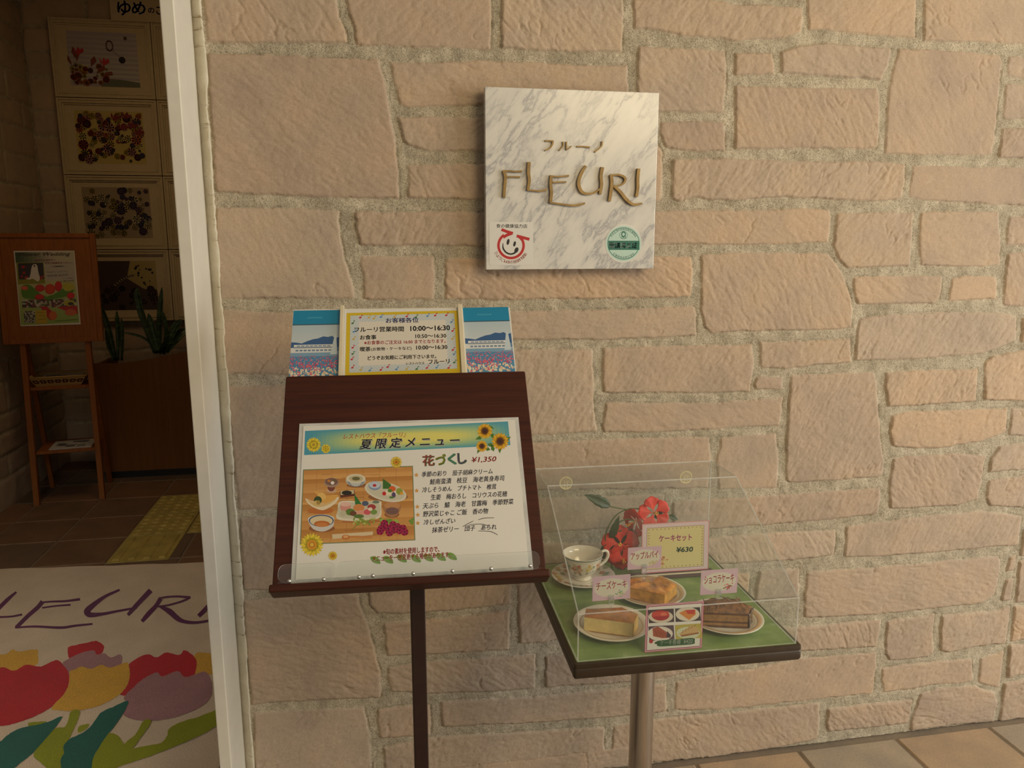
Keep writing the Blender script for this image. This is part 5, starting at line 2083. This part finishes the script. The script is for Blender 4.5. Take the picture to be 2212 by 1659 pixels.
# ---------------------------------------------------------------- entrance mat
def pile_mat():
    m, nt, b = newmat('cut_pile_mat')
    a = N(nt, 'ShaderNodeAttribute', attribute_name='Col')
    v = coords(nt)
    g = ramp(nt, noise(nt, v, 300, 4, .8), [(.30, (.55, .54, .53, 1)), (.5, (1, 1, 1, 1)), (.72, (1.28, 1.28, 1.28, 1))])
    g2 = ramp(nt, noise(nt, v, 5, 4), [(.3, (.90, .90, .89, 1)), (.7, (1.06, 1.06, 1.06, 1))])
    c = mixc(nt, 1.0, a.outputs['Color'], g, 'MULTIPLY')
    nt.links.new(mixc(nt, 1.0, c, g2, 'MULTIPLY'), b.inputs['Base Color'])
    b.inputs['Roughness'].default_value = .95
    b.inputs['Specular IOR Level'].default_value = .05
    b.inputs['Sheen Weight'].default_value = .12
    bump(nt, b, noise(nt, v, 500, 3, .8), .7, .004)
    return m


PILE = pile_mat()
fm = Plane((-1.2, 3.0, .0115), (1, 0, 0), (0, 1, 0))
DM = thing('door_mat', 'beige pile entrance mat with purple lettering and big tulips on the lobby floor', 'mat', fm.mat())
m = Print(None, 0)
far = lambda x: 3.80 - (x + 1.80) * .0978
pts = [(-2.05, 2.13), (-.50, 2.13)] + [(-.50 - 1.55 * k / 20, far(-.50 - 1.55 * k / 20) + .004 * math.sin(k * 1.7)) for k in range(21)]
m.col = RGB(226, 206, 182)
m.prism([(x + 1.2, y - 3.0) for x, y in pts], -.011, 0)
m.build('pile', PILE, DM, colors=True)
m = MB()
m.col = RGB(30, 26, 24)
m.prism([(x + 1.2 + (.008 if x > -1.2 else -.008), y - 3.0 + (.012 if y > 3 else -.012)) for x, y in pts], -.0112, -.0085)
m.build('rubber_backing', plain('black_rubber', (.02, .018, .017, 1), .7), DM)
fm.zone = (0, 1240, 3.9604)
pr = Print(fm, .0006, .00025)


def rough(pts, n=6, amp=2.2):
    rr = random.Random(len(pts))
    out = []
    for p_ in catmull([(a, b, 0) for a, b in pts], n, True):
        out.append((p_.x + rr.uniform(-amp, amp), p_.y + rr.uniform(-amp, amp)))
    return out


YE, RE, MA, LG, DG = (226, 176, 66), (196, 34, 46), (176, 130, 136), (150, 158, 26), (34, 104, 94)
for pts, cc in (
    ([(0, 690), (60, 680), (110, 645), (160, 665), (310, 645), (325, 690), (310, 780), (120, 835), (0, 812), (-220, 830), (-240, 720), (-120, 690)], YE),
    ([(580, 650), (600, 620), (720, 595), (800, 575), (840, 580), (890, 620), (870, 680), (810, 695), (800, 670), (700, 690), (600, 725)], RE),
    ([(530, 770), (600, 720), (700, 675), (800, 655), (830, 692), (890, 680), (950, 715), (1030, 690), (1045, 750), (1000, 830), (900, 850), (700, 850), (600, 870), (560, 830)], MA),
    ([(1670, 690), (1800, 680), (2000, 680), (2000, 850), (1800, 862), (1720, 865), (1650, 880)], YE),
    ([(1100, 780), (1250, 690), (1340, 715), (1420, 675), (1530, 695), (1580, 655), (1640, 690), (1680, 740), (1680, 800), (1660, 880), (1620, 960), (1400, 960), (1240, 960), (1130, 1000), (1070, 1042), (1020, 1025), (1080, 960), (1110, 880)], RE),
    ([(-260, 850), (-120, 810), (0, 805), (30, 800), (120, 830), (230, 780), (350, 795), (480, 740), (540, 780), (590, 860), (585, 960), (540, 1040), (440, 1140), (300, 1220), (150, 1275), (0, 1305), (-200, 1290), (-320, 1150), (-340, 980)], RE),
    ([(600, 835), (640, 820), (700, 795), (780, 815), (870, 780), (940, 805), (1080, 760), (1105, 800), (1110, 880), (1080, 970), (1000, 1050), (850, 1130), (650, 1175), (500, 1170), (440, 1150), (540, 1040), (585, 960), (595, 870)], YE),
    ([(1060, 1060), (1130, 985), (1220, 905), (1340, 845), (1390, 880), (1520, 835), (1590, 885), (1740, 840), (1790, 880), (1815, 960), (1800, 1060), (1700, 1150), (1500, 1230), (1300, 1260), (1150, 1250), (1050, 1200), (1080, 1110)], MA),
    ([(610, 1180), (685, 1180), (650, 1290), (605, 1390), (560, 1480), (540, 1659), (520, 1760), (440, 1700), (350, 1620), (290, 1560), (330, 1480), (470, 1330), (560, 1310)], LG),
    ([(250, 1280), (400, 1270), (330, 1320), (260, 1320)], LG),
    ([(0, 1440), (60, 1390), (160, 1330), (300, 1300), (420, 1270), (530, 1225), (480, 1310), (380, 1430), (280, 1540), (180, 1620), (90, 1680), (-200, 1740), (-220, 1560)], DG),
    ([(680, 1310), (760, 1290), (740, 1330), (670, 1365)], LG),
    ([(820, 1500), (900, 1390), (960, 1370), (1020, 1400), (1060, 1460), (1110, 1500), (1300, 1470), (1380, 1450), (1430, 1390), (1450, 1330), (1560, 1270), (1700, 1230), (1850, 1170), (1960, 1140), (1940, 1230), (1750, 1370), (1500, 1480), (1300, 1560), (1060, 1640), (900, 1710), (760, 1710), (780, 1600)], LG),
    ([(1230, 1262), (1295, 1265), (1240, 1360), (1120, 1510), (1065, 1465), (1160, 1380)], LG),
    ([(545, 1480), (600, 1420), (750, 1340), (860, 1200), (960, 1150), (1095, 1095), (1060, 1190), (980, 1310), (880, 1440), (800, 1580), (770, 1700), (640, 1740), (540, 1690), (520, 1600), (550, 1540)], DG)):
    pr.poly(rough(pts), cc)
pr.done('tulip_design', DM, 'red, yellow and mauve tulips with green leaves', PILE)
pr = Print(fm, .0008, .0002)
PU = (104, 42, 88)
for pts, ws in (([(140, 155), (60, 225), (-60, 345), (-90, 372)], [18, 34, 34, 30]), ([(-90, 372), (0, 370), (100, 365), (190, 348)], [18, 16, 16, 18]),
                ([(365, 238), (320, 290), (240, 360), (140, 460)], [40, 36, 34, 34]), ([(340, 246), (450, 238), (560, 234), (685, 218)], [14, 16, 18, 22]), ([(360, 292), (480, 276), (605, 266)], [14, 14, 16]), ([(128, 462), (300, 452), (520, 462), (640, 446), (792, 430)], [14, 18, 22, 20, 16]),
                ([(1024, 138), (900, 195), (790, 275), (745, 325), (775, 352), (880, 345), (1000, 322), (1170, 292)], [18, 26, 44, 56, 44, 26, 20, 18]), ([(1290, 143), (1220, 215), (1150, 290), (1095, 354)], [44, 40, 36, 26]),
                ([(1375, 212), (1335, 275), (1270, 345), (1215, 410)], [36, 34, 40, 30]), ([(1360, 212), (1430, 200), (1520, 196), (1630, 204)], [14, 14, 16, 20]), ([(1630, 204), (1560, 236), (1450, 268), (1350, 284)], [16, 16, 14, 14]), ([(1365, 280), (1450, 325), (1520, 385), (1580, 412), (1680, 420), (1800, 402)], [20, 50, 44, 30, 22, 18]),
                ([(1900, 150), (1800, 262), (1700, 365)], [40, 38, 34]),
                ([(-300, 170), (-380, 270), (-470, 380)], [40, 36, 32]), ([(-300, 175), (-200, 168), (-90, 160)], [16, 16, 18]), ([(-350, 240), (-240, 230)], [14, 14])):
    pr.line(pts, ws, PU, 6)
pr.done('lettering', DM, 'purple name lettering', PILE)

# ---------------------------------------------------------------- easel with poster, basket and magazines
OAK = wood('amber_oak', (.20, .062, .012, 1), (.31, .105, .022, 1), 2, .5, .8, .05)
EYW = 9.0 * D2R
EM = Matrix.Translation((-1.845, 4.806, 0)) @ Matrix.Rotation(EYW, 4, 'Z')
ES = thing('easel_stand', 'amber oak easel stand with two shelves at the lit lobby wall', 'easel', EM)
LEAN = 5 * D2R
for sx in (-1, 1):
    m = MB()
    m.bar((sx * .175, 0, 0), (sx * .168, .085, 1.02), .030, .034, (0, 1, 0))
    m.build('front_leg', OAK, ES, bevel=.002)
    m = MB()
    m.bar((sx * .165, .36, 0), (sx * .160, .105, .98), .026, .030, (0, 1, 0))
    m.build('rear_leg', OAK, ES, bevel=.002)
for z, d in ((.700, .20), (.318, .27)):
    y0 = .085 * z / 1.02 + .016
    m = MB()
    m.box((-.156, y0 - .010, z - .018), (.156, y0 + d, z))
    m.build('shelf', OAK, ES, bevel=.002)
BPL = Matrix.Translation((.000, .060, .965)) @ Matrix.Rotation(-LEAN, 4, 'X')
m = MB()
m.M = BPL
m.box((-.238, 0, .0), (.232, .018, .62))
m.build('board', OAK, ES, bevel=.002)
m = MB()
m.M = BPL
for a, b in (((-.262, -.008, -.004), (-.232, .022, .632)), ((.226, -.008, -.004), (.256, .022, .632)), ((-.232, -.008, -.004), (.226, .022, .022)), ((-.232, -.008, .606), (.226, .022, .632))):
    m.box(a, b)
m.build('board_frame', OAK, ES, bevel=.003)
wm = EM @ BPL
pe = Plane(wm @ Vector((-.006, -.0022, .31)), wm.to_3x3() @ Vector((1, 0, 0)), wm.to_3x3() @ Vector((0, 0, 1)))
pe.zone = (0, 500, 6.380)
PO = thing('poster', 'wedding poster with red tulips pinned to the oak easel board', 'poster', pe.mat())
u = pe.uvs([(190, 270), (1025, 262), (1112, 1275), (282, 1312)])
xa, xb = (u[0][0] + u[3][0]) / 2, (u[1][0] + u[2][0]) / 2
ya, yb = (u[2][1] + u[3][1]) / 2, (u[0][1] + u[1][1]) / 2
m = MB()
m.box((xa, ya, -.0010), (xb, yb, 0))
m.build('paper', PAPER, PO)
p = Print(pe, .0003, .00003)
p.grad([(205, 288), (1015, 278), (1092, 1255), (292, 1292)], lambda u, v: (int(60 + 150 * min(1, u * 1.6)), int(84 + 120 * min(1, u * 1.5)), int(50 + 130 * min(1, u * 1.6))) if v < .13 else ((206, 200, 190) if v < .42 else (int(206 - 90 * (v - .42)), int(204 - 30 * (v - .42)), int(150 - 120 * (v - .42)))), 14, 20)
p.poly([(225, 428), (600, 425), (625, 720), (248, 728)], (150, 150, 30))
p.poly([(245, 438), (592, 432), (608, 655), (262, 662)], (56, 44, 50))
for x, y, r in ((320, 490, 22), (330, 570, 20), (300, 620, 16), (360, 635, 22), (560, 640, 24), (450, 632, 18), (590, 620, 14)):
    p.ell(x, y, r * 1.2, r, (176, 40, 36))
p.blob([(430, 520), (445, 470), (475, 450), (510, 465), (530, 560), (550, 650), (520, 690), (470, 660), (410, 640), (420, 590)], (236, 232, 226), 4)
p.ell(475, 475, 12, 16, (120, 96, 90))
p.ell(400, 650, 40, 12, (236, 230, 220))
p.blob([(300, 760), (420, 740), (640, 900), (900, 760), (940, 700), (1020, 820), (900, 900), (640, 940), (420, 930), (310, 900)], (96, 150, 30), 3)
p.blob([(860, 720), (1000, 720), (1010, 800), (900, 820)], (206, 200, 60), 3)
for x, y, rx, ry, cc in ((340, 780, 50, 30, (226, 110, 70)), (550, 780, 66, 50, (206, 46, 20)), (690, 795, 74, 70, (216, 66, 16)), (805, 755, 50, 70, (214, 24, 14)), (975, 885, 54, 46, (220, 30, 20)), (545, 905, 66, 40, (214, 30, 20))):
    p.ell(x, y, rx, ry, cc)
    p.ell(x, y - ry * .15, rx * .55, ry * .7, tuple(min(255, int(q * 1.08)) for q in cc))
p.grad([(300, 945), (1045, 925), (1060, 1040), (310, 1050)], lambda u, v: random.choice([(110, 50, 60), (60, 50, 50), (206, 206, 196), (150, 80, 90), (90, 110, 60), (190, 180, 150)]), 26, 5)
p.ell(955, 985, 76, 42, (196, 186, 40))
p.ell(975, 995, 40, 22, (60, 56, 40))
p.ell(520, 1015, 30, 24, (206, 200, 190))
p.poly([(555, 1035), (640, 1030), (730, 1110), (700, 1230), (650, 1180)], (196, 30, 18))
p.poly([(780, 1040), (1065, 1025), (1075, 1140), (880, 1082)], (196, 34, 26))
p.ell(975, 1115, 80, 46, (220, 110, 60))
p.ell(730, 1160, 56, 62, (222, 110, 30))
p.poly([(492, 1092), (640, 1085), (655, 1265), (500, 1275)], (206, 176, 14))
p.grad([(325, 1100), (480, 1095), (490, 1255), (340, 1265)], lambda u, v: random.choice([(66, 60, 54), (150, 146, 130), (206, 200, 186), (110, 104, 90)]), 9, 9)
p.text('Flower Wedding', (262, 352), (972, 345), 60, (112, 96, 84), .012, .3)
p.text('花の中に包まれて', (490, 412), (770, 402), 26, (206, 50, 90), .01)
p.text('手作り結婚式セレモニー', (620, 450), (1000, 440), 26, (206, 50, 90), .01)
p.text('～人前結婚式～', (705, 495), (905, 488), 22, (60, 56, 60), .01)
p.text('ウェディングプラン', (650, 575), (945, 562), 26, (120, 110, 150))
p.text('60名様 60万円', (655, 625), (940, 612), 30, (120, 110, 150))
p.text('お一人様追加', (870, 655), (1005, 648), 16, (120, 110, 150))
p.text('1万円', (840, 700), (1015, 690), 22, (60, 60, 90))
p.line([(505, 1120), (620, 1115)], 4, (120, 90, 10))
p.line([(535, 1165), (630, 1160)], 4, (120, 90, 10))
p.line([(520, 1215), (640, 1208)], 4, (120, 90, 10))
p.line([(760, 1235), (1070, 1212)], 5, (60, 70, 50))
p.done('lettering', PO, 'printed tulips, bride photo and wording')

BAM = wood('pale_bamboo_strips', (.36, .22, .075, 1), (.52, .35, .14, 1), 0, .5, .7)
BK_ = thing('basket', 'woven bamboo tray basket with a dark square pattern on the upper easel shelf', 'basket', EM @ Matrix.Translation((-.010, .1700, .7005)))
tw, td, bw, bd, bh = .150, .105, .118, .085, .058
C4 = lambda w_, d_, z: [(-w_, -d_, z), (w_, -d_, z), (w_, d_, z), (-w_, d_, z)]
m = MB()
for th in (0, .004):
    pass
lo, hi = C4(bw, bd, 0), C4(tw, td, bh)
li, hi2 = C4(bw - .004, bd - .004, .004), C4(tw - .004, td - .004, bh)
I = [[m.V(q) for q in S] for S in (lo, hi, hi2, li)]
m.F(I[0][::-1])
m.F(I[3])
for a, b in zip(I, I[1:]):
    for k in range(4):
        m.F([a[k], a[(k + 1) % 4], b[(k + 1) % 4], b[k]])
m.build('body', BAM, BK_)
m = MB()
for k in range(4):
    a, b = Vector(hi[k]), Vector(hi[(k + 1) % 4])
    m.tube([a, b], .0042, 8)
m.build('rim', BAM, BK_, smooth=True)
m = MB()
m.col = RGB(86, 36, 14)
f0 = lambda u, v: Vector((-bw + (bw - tw) * v + 2 * (bw + (tw - bw) * v) * u, -bd + (bd - td) * v - .0006, bh * v))
for k in range(7):
    u0 = (k + .12) / 7
    for (a, b, c, d) in ((0, .34, .106, .46), (0, .58, .106, .70), (0, .34, .035, .70), (.071, .34, .106, .70)):
        m.F([m.V(f0(u0 + x, y)) for x, y in ((a, b), (c, b), (c, d), (a, d))])
    m.F([m.V(f0(u0 + x, y)) for x, y in ((.106, .48), (.143, .48), (.143, .56), (.106, .56))])
m.build('pattern_strip', INK, BK_, colors=True)


def leaflet(name, label, M, wd, dp, n, pale, group=None):
    t = thing(name, label, 'leaflets', M)
    m = MB()
    rr = random.Random(n)
    for k in range(n):
        o = rr.uniform(-.003, .003)
        m.box((-wd / 2 + o, -dp / 2 + o, .0016 * k), (wd / 2 + o, dp / 2 - o, .0016 * k + .0013))
    m.build('sheets', PAPER, t)
    p = Print(None, .0016 * n + .0003)
    for k in range(14):
        x, y = rr.uniform(-wd * .45, wd * .25), rr.uniform(-dp * .45, dp * .3)
        p.poly([(x, y), (x + wd * .2, y), (x + wd * .2, y + dp * .14), (x, y + dp * .14)], rr.choice(pale), True)
        p.z -= p.dz * .5
    p.done('print', t)
    return t


leaflet('newspaper_stack', 'folded printed papers lying in the bamboo basket', EM @ Matrix.Translation((-.008, .170, .7050)) @ Matrix.Rotation(8 * D2R, 4, 'X') @ Matrix.Translation((0, 0, .018)), .215, .150, 10, [(60, 60, 56), (150, 150, 140), (110, 140, 110), (90, 90, 86)])
leaflet('brochure_stack', 'pale brochures lying on the lower easel shelf', EM @ Matrix.Translation((.020, .150, .3185)), .225, .19, 4, [(150, 150, 160), (120, 120, 130), (60, 60, 70)])

# ---------------------------------------------------------------- planter and snake plants
VEN = wood('brown_veneer', (.13, .050, .012, 1), (.18, .072, .020, 1), 2, .55, .5)
PL = thing('planter_box', 'brown veneered planter with a curved top edge at the back of the lobby', 'planter', Matrix.Translation((-1.30, 5.25, 0)))
top = [(-.495, .774), (-.35, .772), (-.215, .7845), (-.05, .812), (.05, .832), (.25, .880), (.45, .930), (.60, .955)]
m = MB()
P_ = [(p_.x, p_.y) for p_ in catmull([(a, b, 0) for a, b in top], 5)]
m.M = Matrix.Rotation(math.pi / 2, 4, 'X')
m.prism([(-.495, .050)] + [(.60, .050)] + P_[::-1], -.022, 0)
m.build('front_panel', VEN, PL)
m = MB()
m.box((-.495, .022, .05), (-.475, .43, .765))
m.build('side_panel', VEN, PL)
m = MB()
m.box((-.480, .020, 0), (.60, .42, .050))
m.build('plinth', plain('black_plinth', (.008, .007, .007, 1), .6), PL)
m = MB()
m.grid(lambda u, v: (-.474 + 1.07 * u, .024 + .40 * v, .690 + .012 * float(vnoise(np.array(u * 30.), np.array(v * 12.), 4))), 30, 10)
m.build('soil', plain('dark_soil', (.020, .014, .010, 1), .9, bmp=.4), PL)


def snake_mat():
    m, nt, b = newmat('banded_snake_leaf')
    v = coords(nt, (18, 18, 55))
    f = noise(nt, v, 1.0, 3)
    nt.links.new(ramp(nt, f, [(.35, (.012, .030, .012, 1)), (.55, (.030, .065, .020, 1)), (.7, (.055, .10, .028, 1))]), b.inputs['Base Color'])
    b.inputs['Roughness'].default_value = .4
    return m


SNK = snake_mat()
py = Plane((-1.3, 5.43, 0), (1, 0, 0), (0, 0, 1))
py.zone = (180, 560, 6.38)


def snake(label, leaves, Y=5.43):
    py.o.y = Y
    b0 = py.uv(*leaves[0][0][0])
    t = thing('snake_plant', label, 'plant', Matrix.Translation((py.o.x + b0[0], Y, .69)), None)
    for k, (pts, wd, dy) in enumerate(leaves):
        P = []
        n = len(pts)
        for i, q in enumerate(pts):
            u, z = py.uv(*q)
            P.append(Vector((u - b0[0], dy * (i / (n - 1)), max(z - .69, 0 if i else -.005))))
        c = catmull(P, 6)
        w_ = abs(py.uv(wd, 900)[0] - py.uv(0, 900)[0])
        m = MB()
        N_ = len(c)

        def fn(u, v):
            f = u * (N_ - 1)
            i = min(int(f), N_ - 2)
            p_ = c[i].lerp(c[i + 1], f - i)
            d = (c[i + 1] - c[i]).normalized()
            s = d.cross(Vector((0, -1, .15))).normalized()
            vv = (v - .5) * 2
            ww = w_ / 2 * min(1, .55 + 1.1 * u) * min(1, (1 - u) * 4.5) ** .6
            return p_ + s * ww * vv + Vector((0, -1, 0)) * (abs(vv) ** 2 * ww * .5)
        m.grid(fn, 18, 4)
        m.build('leaf', SNK, t, smooth=True, solid=.003)
    return t


snake('snake plant clump beside the easel, its tall leaf leaning towards the easel board', [([(450, 1395), (400, 1100), (340, 850), (260, 620), (232, 440)], 80, -.06), ([(480, 1395), (470, 1000), (440, 715)], 62, .03), ([(530, 1395), (545, 1050), (540, 810)], 52, -.02), ([(420, 1390), (330, 1150), (295, 890)], 64, .05)])
snake('snake plant clump in the middle of the planter with a long leaf crossing the picture', [([(990, 1290), (880, 980), (790, 720), (740, 520), (725, 385)], 96, .02), ([(1010, 1300), (930, 1050), (870, 860), (850, 700)], 60, -.05), ([(1000, 1300), (900, 1110), (760, 1030), (590, 988)], 34, -.08), ([(1030, 1290), (960, 950), (895, 745)], 80, .0)], 5.37)
snake('snake plant clump behind the white door post with an upright blunt leaf', [([(1060, 1290), (1040, 900), (1062, 385)], 76, .04), ([(1090, 1300), (1160, 1000), (1120, 715)], 60, -.04), ([(1100, 1300), (1240, 980), (1340, 830)], 110, .02), ([(1050, 1300), (1150, 1150), (1340, 1120)], 60, -.06), ([(1140, 1280), (1280, 1080), (1400, 960)], 120, .08)], 5.53)

# ---------------------------------------------------------------- framed flower pictures on the back wall
FRM = plain('cream_picture_frame', (.50, .41, .26, 1), .45, var=.03)
MATB = plain('cream_mount_board', (.50, .41, .27, 1), .8, var=.02)


def frame_picture(label, cx, cz, art, seed):
    W2, H2 = .3065, .2425
    t = thing('framed_picture', label, 'picture', Matrix.Translation((cx, BY - .014, cz)) @ Matrix.Rotation(math.pi / 2, 4, 'X'), 'framed flower pictures on the back wall')
    m = MB()
    for r0, r1, z in ((0, .012, .034), (.012, .022, .028), (.022, .030, .032), (.030, .040, .022)):
        for a, b in (((-W2 + r0, -H2 + r0, 0), (-W2 + r1, H2 - r0, z)), ((W2 - r1, -H2 + r0, 0), (W2 - r0, H2 - r0, z)), ((-W2 + r1, -H2 + r0, 0), (W2 - r1, -H2 + r1, z)), ((-W2 + r1, H2 - r1, 0), (W2 - r1, H2 - r0, z))):
            m.box(a, b)
    m.build('frame', FRM, t, bevel=.0015)
    m = MB()
    m.box((-W2 + .03, -H2 + .03, 0), (W2 - .03, H2 - .03, .012))
    m.build('mount', MATB, t)
    p = Print(None, .0128, .00015)
    a, b = .212, .168
    rr = random.Random(seed)
    inside = lambda x, y, r: abs(x) < a - r * .8 and abs(y) < b - r * .8
    bgc = {'sky': (186, 176, 186), 'mix': (206, 186, 110), 'purple': (170, 150, 120), 'dark': (84, 66, 60)}[art]
    p.poly([(-a, -b), (a, -b), (a, b), (-a, b)], bgc, True)
    fl = lambda x, y, r, c, k: (p.flower(x, y, r, c, k, 8, .4, 1, rr.random() * 3, .6), setattr(p, 'z', p.z - p.dz * 2.6))
    spike = lambda x, y, an, l, c: (p.poly([(x, y), (x + l * math.cos(an - .18), y + l * .6 * math.sin(an - .18)), (x + l * math.cos(an), y + l * math.sin(an)), (x + l * .6 * math.cos(an + .3), y + l * .6 * math.sin(an + .3))], c, True), setattr(p, 'z', p.z - p.dz * .8))
    if art == 'sky':
        for k in range(10):
            y = b - .02 - k * .03
            p.poly([(-a, y), (a, y - .006), (a, y - .020), (-a, y - .012)], (196 + k, 186 + k * 2, 190 + k), True)
        p.poly([(-.03, -b), (a, -b), (a, -b + .03), (.1, -b + .045), (-.01, -b + .05)], (110, 116, 100), True)
        for k in range(46):
            x, y = -a + .01 + rr.random() ** 1.6 * .22, -b + .01 + rr.random() ** 1.5 * .12
            if inside(x, y, .022):
                fl(x, y, rr.uniform(.010, .022), rr.choice([(206, 186, 40), (150, 40, 36), (216, 206, 180), (110, 60, 40), (196, 120, 50)]), (70, 40, 26))
        for x, y, an in ((-.19, -.05, 1.9), (-.16, -.02, 1.5), (-.08, -.05, 1.2), (-.02, -.11, .5), (-.05, -.09, .8), (-.17, .0, 1.7)):
            spike(x, y, an, .075, (140, 70, 46))
        for x, y in ((-.15, .02), (.0, -.04)):
            for an in (1.0, 1.5, 2.0):
                spike(x, y, an, .055, (206, 60, 70))
        for k in range(14):
            t_ = k / 14 * 6.28
            x, y = .045 + .020 * math.cos(t_), .085 + .030 * math.sin(t_)
            p.poly([(x + .006 * math.cos(j * 1.05), y + .006 * math.sin(j * 1.05)) for j in range(6)], (90, 54, 30), True)
            p.z -= p.dz * .9
        fl(.115, .0, .022, (70, 60, 40), (40, 30, 40))
        fl(.145, .135, .012, (130, 110, 80), (90, 70, 50))
        p.line([(.06, .06), (.11, .01)], .002, (110, 100, 70))
    else:
        pal = {'mix': [(206, 176, 30), (150, 46, 30), (226, 206, 120), (96, 30, 30), (206, 110, 60), (190, 130, 120)], 'purple': [(170, 150, 60), (90, 60, 90), (196, 176, 120), (60, 46, 90), (206, 190, 150), (120, 80, 100)], 'dark': [(70, 50, 46), (96, 70, 60), (60, 44, 56)]}[art]
        if art == 'dark':
            p.poly([(.05, b), (a, b), (a, -.05), (.12, -.02), (.02, .05)], (190, 170, 110), True)
            for k in range(26):
                t_ = k / 25
                x, y = -.13 + .20 * t_, -.06 + .13 * math.sin(t_ * 1.5)
                p.poly([(x + .010 * math.cos(j * 1.05), y + .008 * math.sin(j * 1.05)) for j in range(6)], (166, 150, 120) if k % 2 else (60, 46, 80), True)
                p.z -= p.dz * .9
        for k in range(110 if art != 'dark' else 34):
            x, y = rr.uniform(-a, a), rr.uniform(-b, b if art != 'dark' else -.02)
            r = rr.uniform(.012, .034)
            if inside(x, y, r):
                c = rr.choice(pal)
                fl(x, y, r, c, tuple(int(q * .6) for q in c))
        for k in range(20):
            x, y = rr.uniform(-a * .9, a * .9), rr.uniform(-b * .9, b * .9)
            if art == 'dark':
                x, y = rr.uniform(.08, .19), rr.uniform(0, .14)
            r = rr.uniform(.008, .019) if art != 'dark' else rr.uniform(.004, .009)
            p.poly([(x + r * math.cos(j * .52), y + r * math.sin(j * .52)) for j in range(12)], rr.choice([(36, 26, 50), (50, 36, 30), (40, 30, 60)]), True)
            p.z -= p.dz * .9
        if art == 'mix':
            for x, y in ((.10, .12), (.13, .06), (.07, .05), (.17, .02), (.03, .11)):
                for an in (.6, 1.2, 1.8, 2.4):
                    spike(x, y, an, .05, (130, 30, 34))
    p.done('flower_print', t)
    return t


pz = [2.7175, 2.2275, 1.7375, 1.2475]
frame_picture('topmost framed picture, pale sky with red flowers low on one side', -1.692, pz[0], 'sky', 1)
frame_picture('framed picture crowded with yellow and dark red pressed flowers, second from top', -1.692, pz[1], 'mix', 2)
frame_picture('framed picture of purple and cream pressed flowers, third from top', -1.692, pz[2], 'purple', 3)
frame_picture('darkest framed picture, lowest of the column, behind the snake plants', -1.692, pz[3], 'dark', 4)
for k, (art, nm) in enumerate((('mix', 'sliver of cream picture frame beside the topmost framed picture, behind the door post'), ('purple', 'sliver of cream picture frame beside the second framed picture, behind the door post'), ('mix', 'sliver of cream picture frame beside the third framed picture, behind the door post'), ('sky', 'sliver of cream picture frame beside the lowest framed picture, behind the door post'))):
    frame_picture(nm, -1.692 + .618, pz[k], art, 11 + k)
hd = Plane((-1.25, BY - .060, 3.06), (1, 0, 0), (0, 0, 1))
HD = thing('title_board', 'cream title board with blue brush lettering above the framed pictures', 'sign', hd.mat())
m = MB()
m.box((-.365, -.108, -.02), (.365, .108, 0))
m.build('board', MATB, HD, bevel=.002)
hd.zone = (0, 0, 2.9625)
p = Print(hd, .0004)
BL = (56, 60, 190)
p.text('ゆ', (758, 98), (842, 98), 92, BL, .02, .1)
p.text('め', (848, 92), (935, 92), 80, BL, .02, .1)
p.text('の', (950, 84), (990, 84), 34, BL, .02)
p.text('ごちそう', (1004, 94), (1210, 94), 60, BL, .02)
p.done('lettering', HD, 'blue brush lettering')
